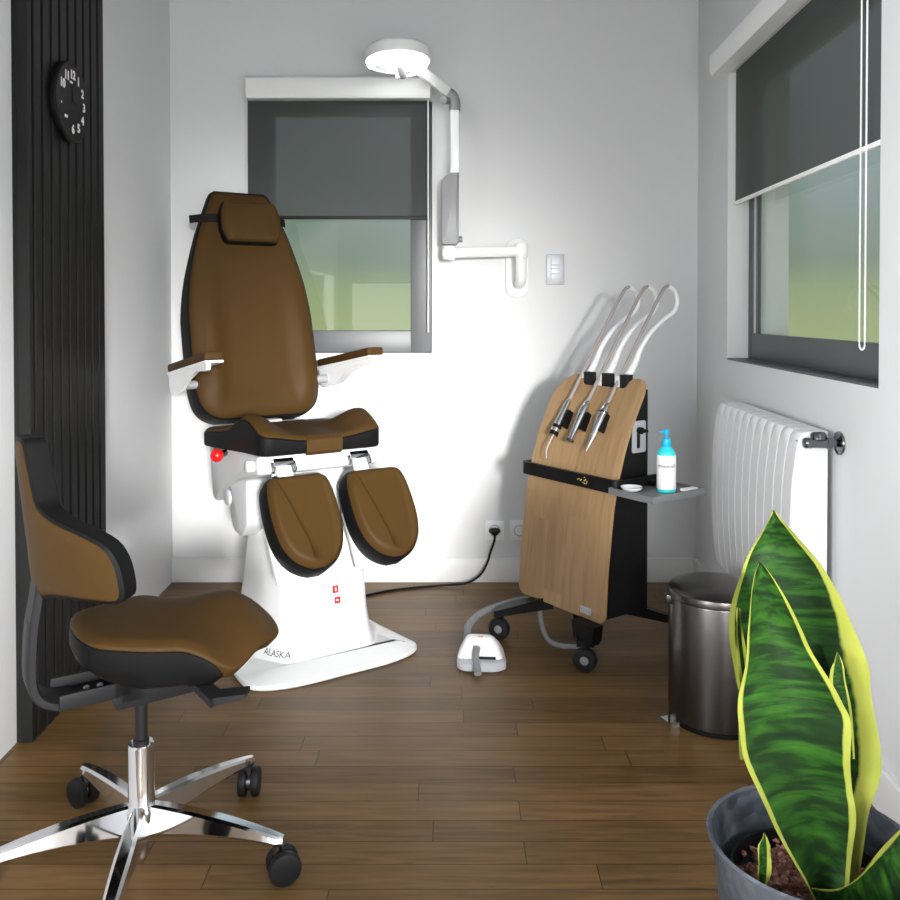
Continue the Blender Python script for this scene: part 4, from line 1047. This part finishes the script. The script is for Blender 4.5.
def leaf(name, rows, cup, thick=.004, twist=0.0, marg=None, wl=(.08, .08)):
    """rows: (left point, right point) pairs from base to tip in plant space; cup: how far the middle is pushed back"""
    bm = NB(); uvl = bm.loops.layers.uv.new('UVMap'); NU = 14
    n_ = len(rows); grid = []
    Lp = cr([r_[0] for r_ in rows], 5); Rp = cr([r_[1] for r_ in rows], 5); m = len(Lp)
    mg = cr([Vector((r_[2] if len(r_) > 2 else wl[0], r_[3] if len(r_) > 3 else wl[1], 0)) for r_ in rows], 5)
    uvs = {}
    for side in (0, 1):
        g = []
        for i in range(m):
            row = []
            for j in range(NU + 1):
                q = j / NU; p = Lp[i].lerp(Rp[i], q)
                wv = .003 * sin(i * .5 + (0 if q < .5 else 1.7)) * abs(2 * q - 1) ** 3
                p = p + Vector((0, cup * (1 - (2 * q - 1) ** 2) * min(1, (Rp[i] - Lp[i]).length / .08) + wv + (thick * (1 - (2 * q - 1) ** 4) if side else 0), 0))
                v = bm.verts.new(p); ml, mr = mg[i].x, mg[i].y
                # squeeze u so that the margin occupies ml / mr of the width
                if q < ml: u = .085 * q / ml
                elif q > 1 - mr: u = 1 - .085 * (1 - q) / mr
                else: u = .085 + .83 * (q - ml) / max(.01, 1 - ml - mr)
                uvs[v] = (u, i / (m - 1)); row.append(v)
            g.append(row)
        grid.append(g)
    for side in (0, 1):
        g = grid[side]
        for i in range(m - 1):
            for j in range(NU): bm.faces.new((g[i][j], g[i][j + 1], g[i + 1][j + 1], g[i + 1][j]))
    a, b = grid
    for i in range(m - 1):
        bm.faces.new((a[i][0], a[i + 1][0], b[i + 1][0], b[i][0])); bm.faces.new((a[i][NU], b[i][NU], b[i + 1][NU], a[i + 1][NU]))
    for j in range(NU):
        bm.faces.new((a[0][j], b[0][j], b[0][j + 1], a[0][j + 1])); bm.faces.new((a[-1][j], a[-1][j + 1], b[-1][j + 1], b[-1][j]))
    for f in bm.faces:
        for lp in f.loops: lp[uvl].uv = uvs[lp.vert]
    return obj(name, bm, M_leaf, t, ang=60)
def pw(px, py, Y): return atY(px, py, Y) - PC
# tall rear leaf
rear = []
for y, l, r_, dl, dr, ml, mr in [(900, 812, 850, 1.25, 1.24, .1, .2), (873, 800, 858, 1.26, 1.235, .1, .3), (820, 778, 868, 1.275, 1.225, .06, .17), (784, 764, 879, 1.285, 1.22, .055, .15), (749, 752, 880, 1.29, 1.22, .05, .14), (696, 740, 872, 1.295, 1.225, .04, .11), (671, 735, 869, 1.297, 1.228, .05, .14), (642, 729, 860, 1.3, 1.235, .05, .12), (617, 730, 849, 1.3, 1.24, .05, .09), (590, 735, 836, 1.3, 1.25, .055, .07), (564, 744, 821, 1.3, 1.258, .06, .06), (539, 758, 799, 1.3, 1.27, .08, .09), (524, 766, 786, 1.298, 1.278, .12, .12), (511, 773, 775.5, 1.295, 1.29, .3, .3)]:
    rear.append((pw(l, y, dl), pw(r_, y, dr), ml, mr))
leaf('leaf', rear, .022)
frontl = []
for y, l, r_, dl, dr in [(912, 822, 838, 1.2, 1.2), (895, 812, 845, 1.19, 1.2), (878, 803, 850, 1.185, 1.205), (842, 782, 854, 1.18, 1.21), (811, 767, 855, 1.175, 1.21), (789, 757, 853, 1.172, 1.21), (758, 744, 849.5, 1.17, 1.205), (722, 738, 851, 1.17, 1.2), (704, 738.5, 843, 1.172, 1.2), (681, 741.5, 830, 1.175, 1.2), (654, 746.5, 813.5, 1.18, 1.2), (630, 748.5, 801.5, 1.185, 1.2), (598, 750, 786, 1.19, 1.2), (578, 754.5, 773.5, 1.195, 1.2), (563, 759, 761.5, 1.2, 1.2)]:
    frontl.append((pw(l, y, dl), pw(r_, y, dr), .045, .045))
leaf('leaf', frontl, .026)
# low leaf leaning out to the right
low = []
for lx, ly, rx, ry, Y in [(812, 889, 822, 899, 1.17), (835, 890, 838, 918, 1.16), (857, 877, 868, 921, 1.15), (878, 855, 898, 912, 1.145), (899, 829, 926, 888, 1.14), (922, 800, 945, 850, 1.14), (946, 770, 955, 795, 1.14), (962, 745, 964, 748, 1.14)]:
    low.append((pw(lx, ly, Y), pw(rx, ry, Y + .012), .13, .1))
leaf('leaf', low, .014)
sml = []
for lx, ly, rx, ry, Y in [(858, 890, 868, 893, 1.27), (866, 868, 880, 874, 1.28), (880, 848, 896, 858, 1.29), (900, 832, 914, 843, 1.3), (924, 822, 932, 830, 1.31), (944, 816, 946, 819, 1.32)]:
    sml.append((pw(lx, ly, Y), pw(rx, ry, Y), .25, .25))
leaf('leaf', sml, .006)
nar = []
for y, l, r_ in [(760, 740, 756), (720, 739, 755), (690, 740, 752), (665, 738, 747.5), (640, 736, 744), (622, 736, 742), (608, 737.5, 739.5)]:
    nar.append((pw(l, y, 1.225), pw(r_, y, 1.23), .35, .3))
leaf('leaf', nar, .004)
nar = []
for y, l, r_ in [(760, 835, 856), (720, 834, 852), (690, 829.5, 848), (675, 830.5, 845), (662, 833.5, 842), (653, 837.5, 839)]:
    nar.append((pw(l, y, 1.215), pw(r_, y, 1.22), .25, .12))
leaf('leaf', nar, .004)
sh = []
for y, l, r_ in [(889, 760, 766), (875, 758, 770), (860, 757.5, 771.5), (848, 758.5, 770.5), (840, 761.5, 768), (834, 764, 765.5)]:
    sh.append((pw(l, y, 1.2), pw(r_, y, 1.2), .12, .3))
leaf('shoot', sh, .006)

# ------------------------------------------------------------------ light: low sun, plus fills added in unseen wall openings
def area(name, loc, rot, sx, sy, e, col=(1, 1, 1), spread=pi):
    l = bpy.data.lights.new(name, 'AREA'); l.shape = 'RECTANGLE'; l.size = sx; l.size_y = sy; l.energy = e; l.color = col; l.spread = spread
    o = bpy.data.objects.new(name, l); COL.objects.link(o); o.location = loc; o.rotation_euler = rot; return o
def aim(o, tgt):
    d = Vector(tgt) - o.location; o.rotation_euler = d.to_track_quat('-Z', 'Y').to_euler()
sun = bpy.data.lights.new('low_sun', 'AREA'); sun.shape = 'DISK'; sun.size = .7; sun.energy = 28; sun.color = (1, .985, .96)
so = bpy.data.objects.new('low_sun', sun); COL.objects.link(so); so.location = (1.17, -4.0, 1.6); aim(so, (-.3, 3.2, .8)); sun.spread = radians(40)
area('added_fill', (-.375, YR - .1, .85), (pi / 2, 0, 0), 1.13, 1.08, 8.5, (.97, .985, 1))  # soft frontal fill, added at the unseen rear opening
area('added_fill', (.565, YR - .1, 1.22), (pi / 2, 0, 0), .63, .62, 8.5, (.97, .985, 1))  # second fill, added to lift the right part of the back wall
area('added_fill', (XL(0) - .08, -.15, 1.025), (pi / 2, 0, -pi / 2), 1.2, .85, 48, (.97, .985, 1), radians(125))  # side fill, added to brighten the right wall
# ------------------------------------------------------------------ world: soft overcast sky over lawn and trees
wd_ = bpy.data.worlds.new('sky'); S.world = wd_; wd_.use_nodes = True
nt = wd_.node_tree; nt.nodes.clear()
class W(N):
    def __init__(s): s.t = nt; s.out = nt.nodes.new('ShaderNodeOutputWorld')
k = W(); tc = k.n('ShaderNodeTexCoord'); sp = k.n('ShaderNodeSeparateXYZ'); k.l(tc.outputs['Generated'], sp.inputs[0])
no = k.n('ShaderNodeTexNoise'); no.inputs['Scale'].default_value = 5; no.inputs['Detail'].default_value = 1.0; k.l(tc.outputs['Generated'], no.inputs['Vector'])
z = k.math('ADD', sp.outputs[2], k.math('MULTIPLY', k.math('SUBTRACT', no.outputs['Fac'], .5), .05))
z = k.math('ADD', k.math('MULTIPLY', z, .5), .5)
c = k.ramp(z, [(.40, srgb('#8c9470')), (.49, srgb('#8e996e')), (.512, srgb('#83916d')), (.53, srgb('#737f72')), (.56, srgb('#7b8785')), (.62, srgb('#8f9a9d')), (.75, srgb('#b9c4cc'))])
no2 = k.n('ShaderNodeTexNoise'); no2.inputs['Scale'].default_value = 9; no2.inputs['Detail'].default_value = 0.5; k.l(tc.outputs['Generated'], no2.inputs['Vector'])
mr = k.n('ShaderNodeMapRange'); mr.inputs[1].default_value = .5; mr.inputs[2].default_value = .68; mr.inputs[4].default_value = .55; k.l(no2.outputs['Fac'], mr.inputs[0])
band = k.n('ShaderNodeMapRange'); band.inputs[1].default_value = .025; band.inputs[2].default_value = .06; k.l(sp.outputs[2], band.inputs[0])
band2 = k.n('ShaderNodeMapRange'); band2.inputs[1].default_value = .2; band2.inputs[2].default_value = .11; k.l(sp.outputs[2], band2.inputs[0])
c = k.mix(k.math('MULTIPLY', mr.outputs[0], k.math('MULTIPLY', band.outputs[0], band2.outputs[0])), c, srgb('#3d5a34'))
bg = k.n('ShaderNodeBackground'); k.l(c, bg.inputs[0]); bg.inputs[1].default_value = .75; k.l(bg.outputs[0], k.out.inputs[0])

S.view_settings.view_transform = 'Standard'; S.view_settings.look = 'None'; S.view_settings.gamma = 1.0
S.view_settings.use_curve_mapping = False; S.view_settings.exposure = 1.0
S.cycles.max_bounces = 10; S.cycles.transparent_max_bounces = 16; S.cycles.sample_clamp_indirect = 6
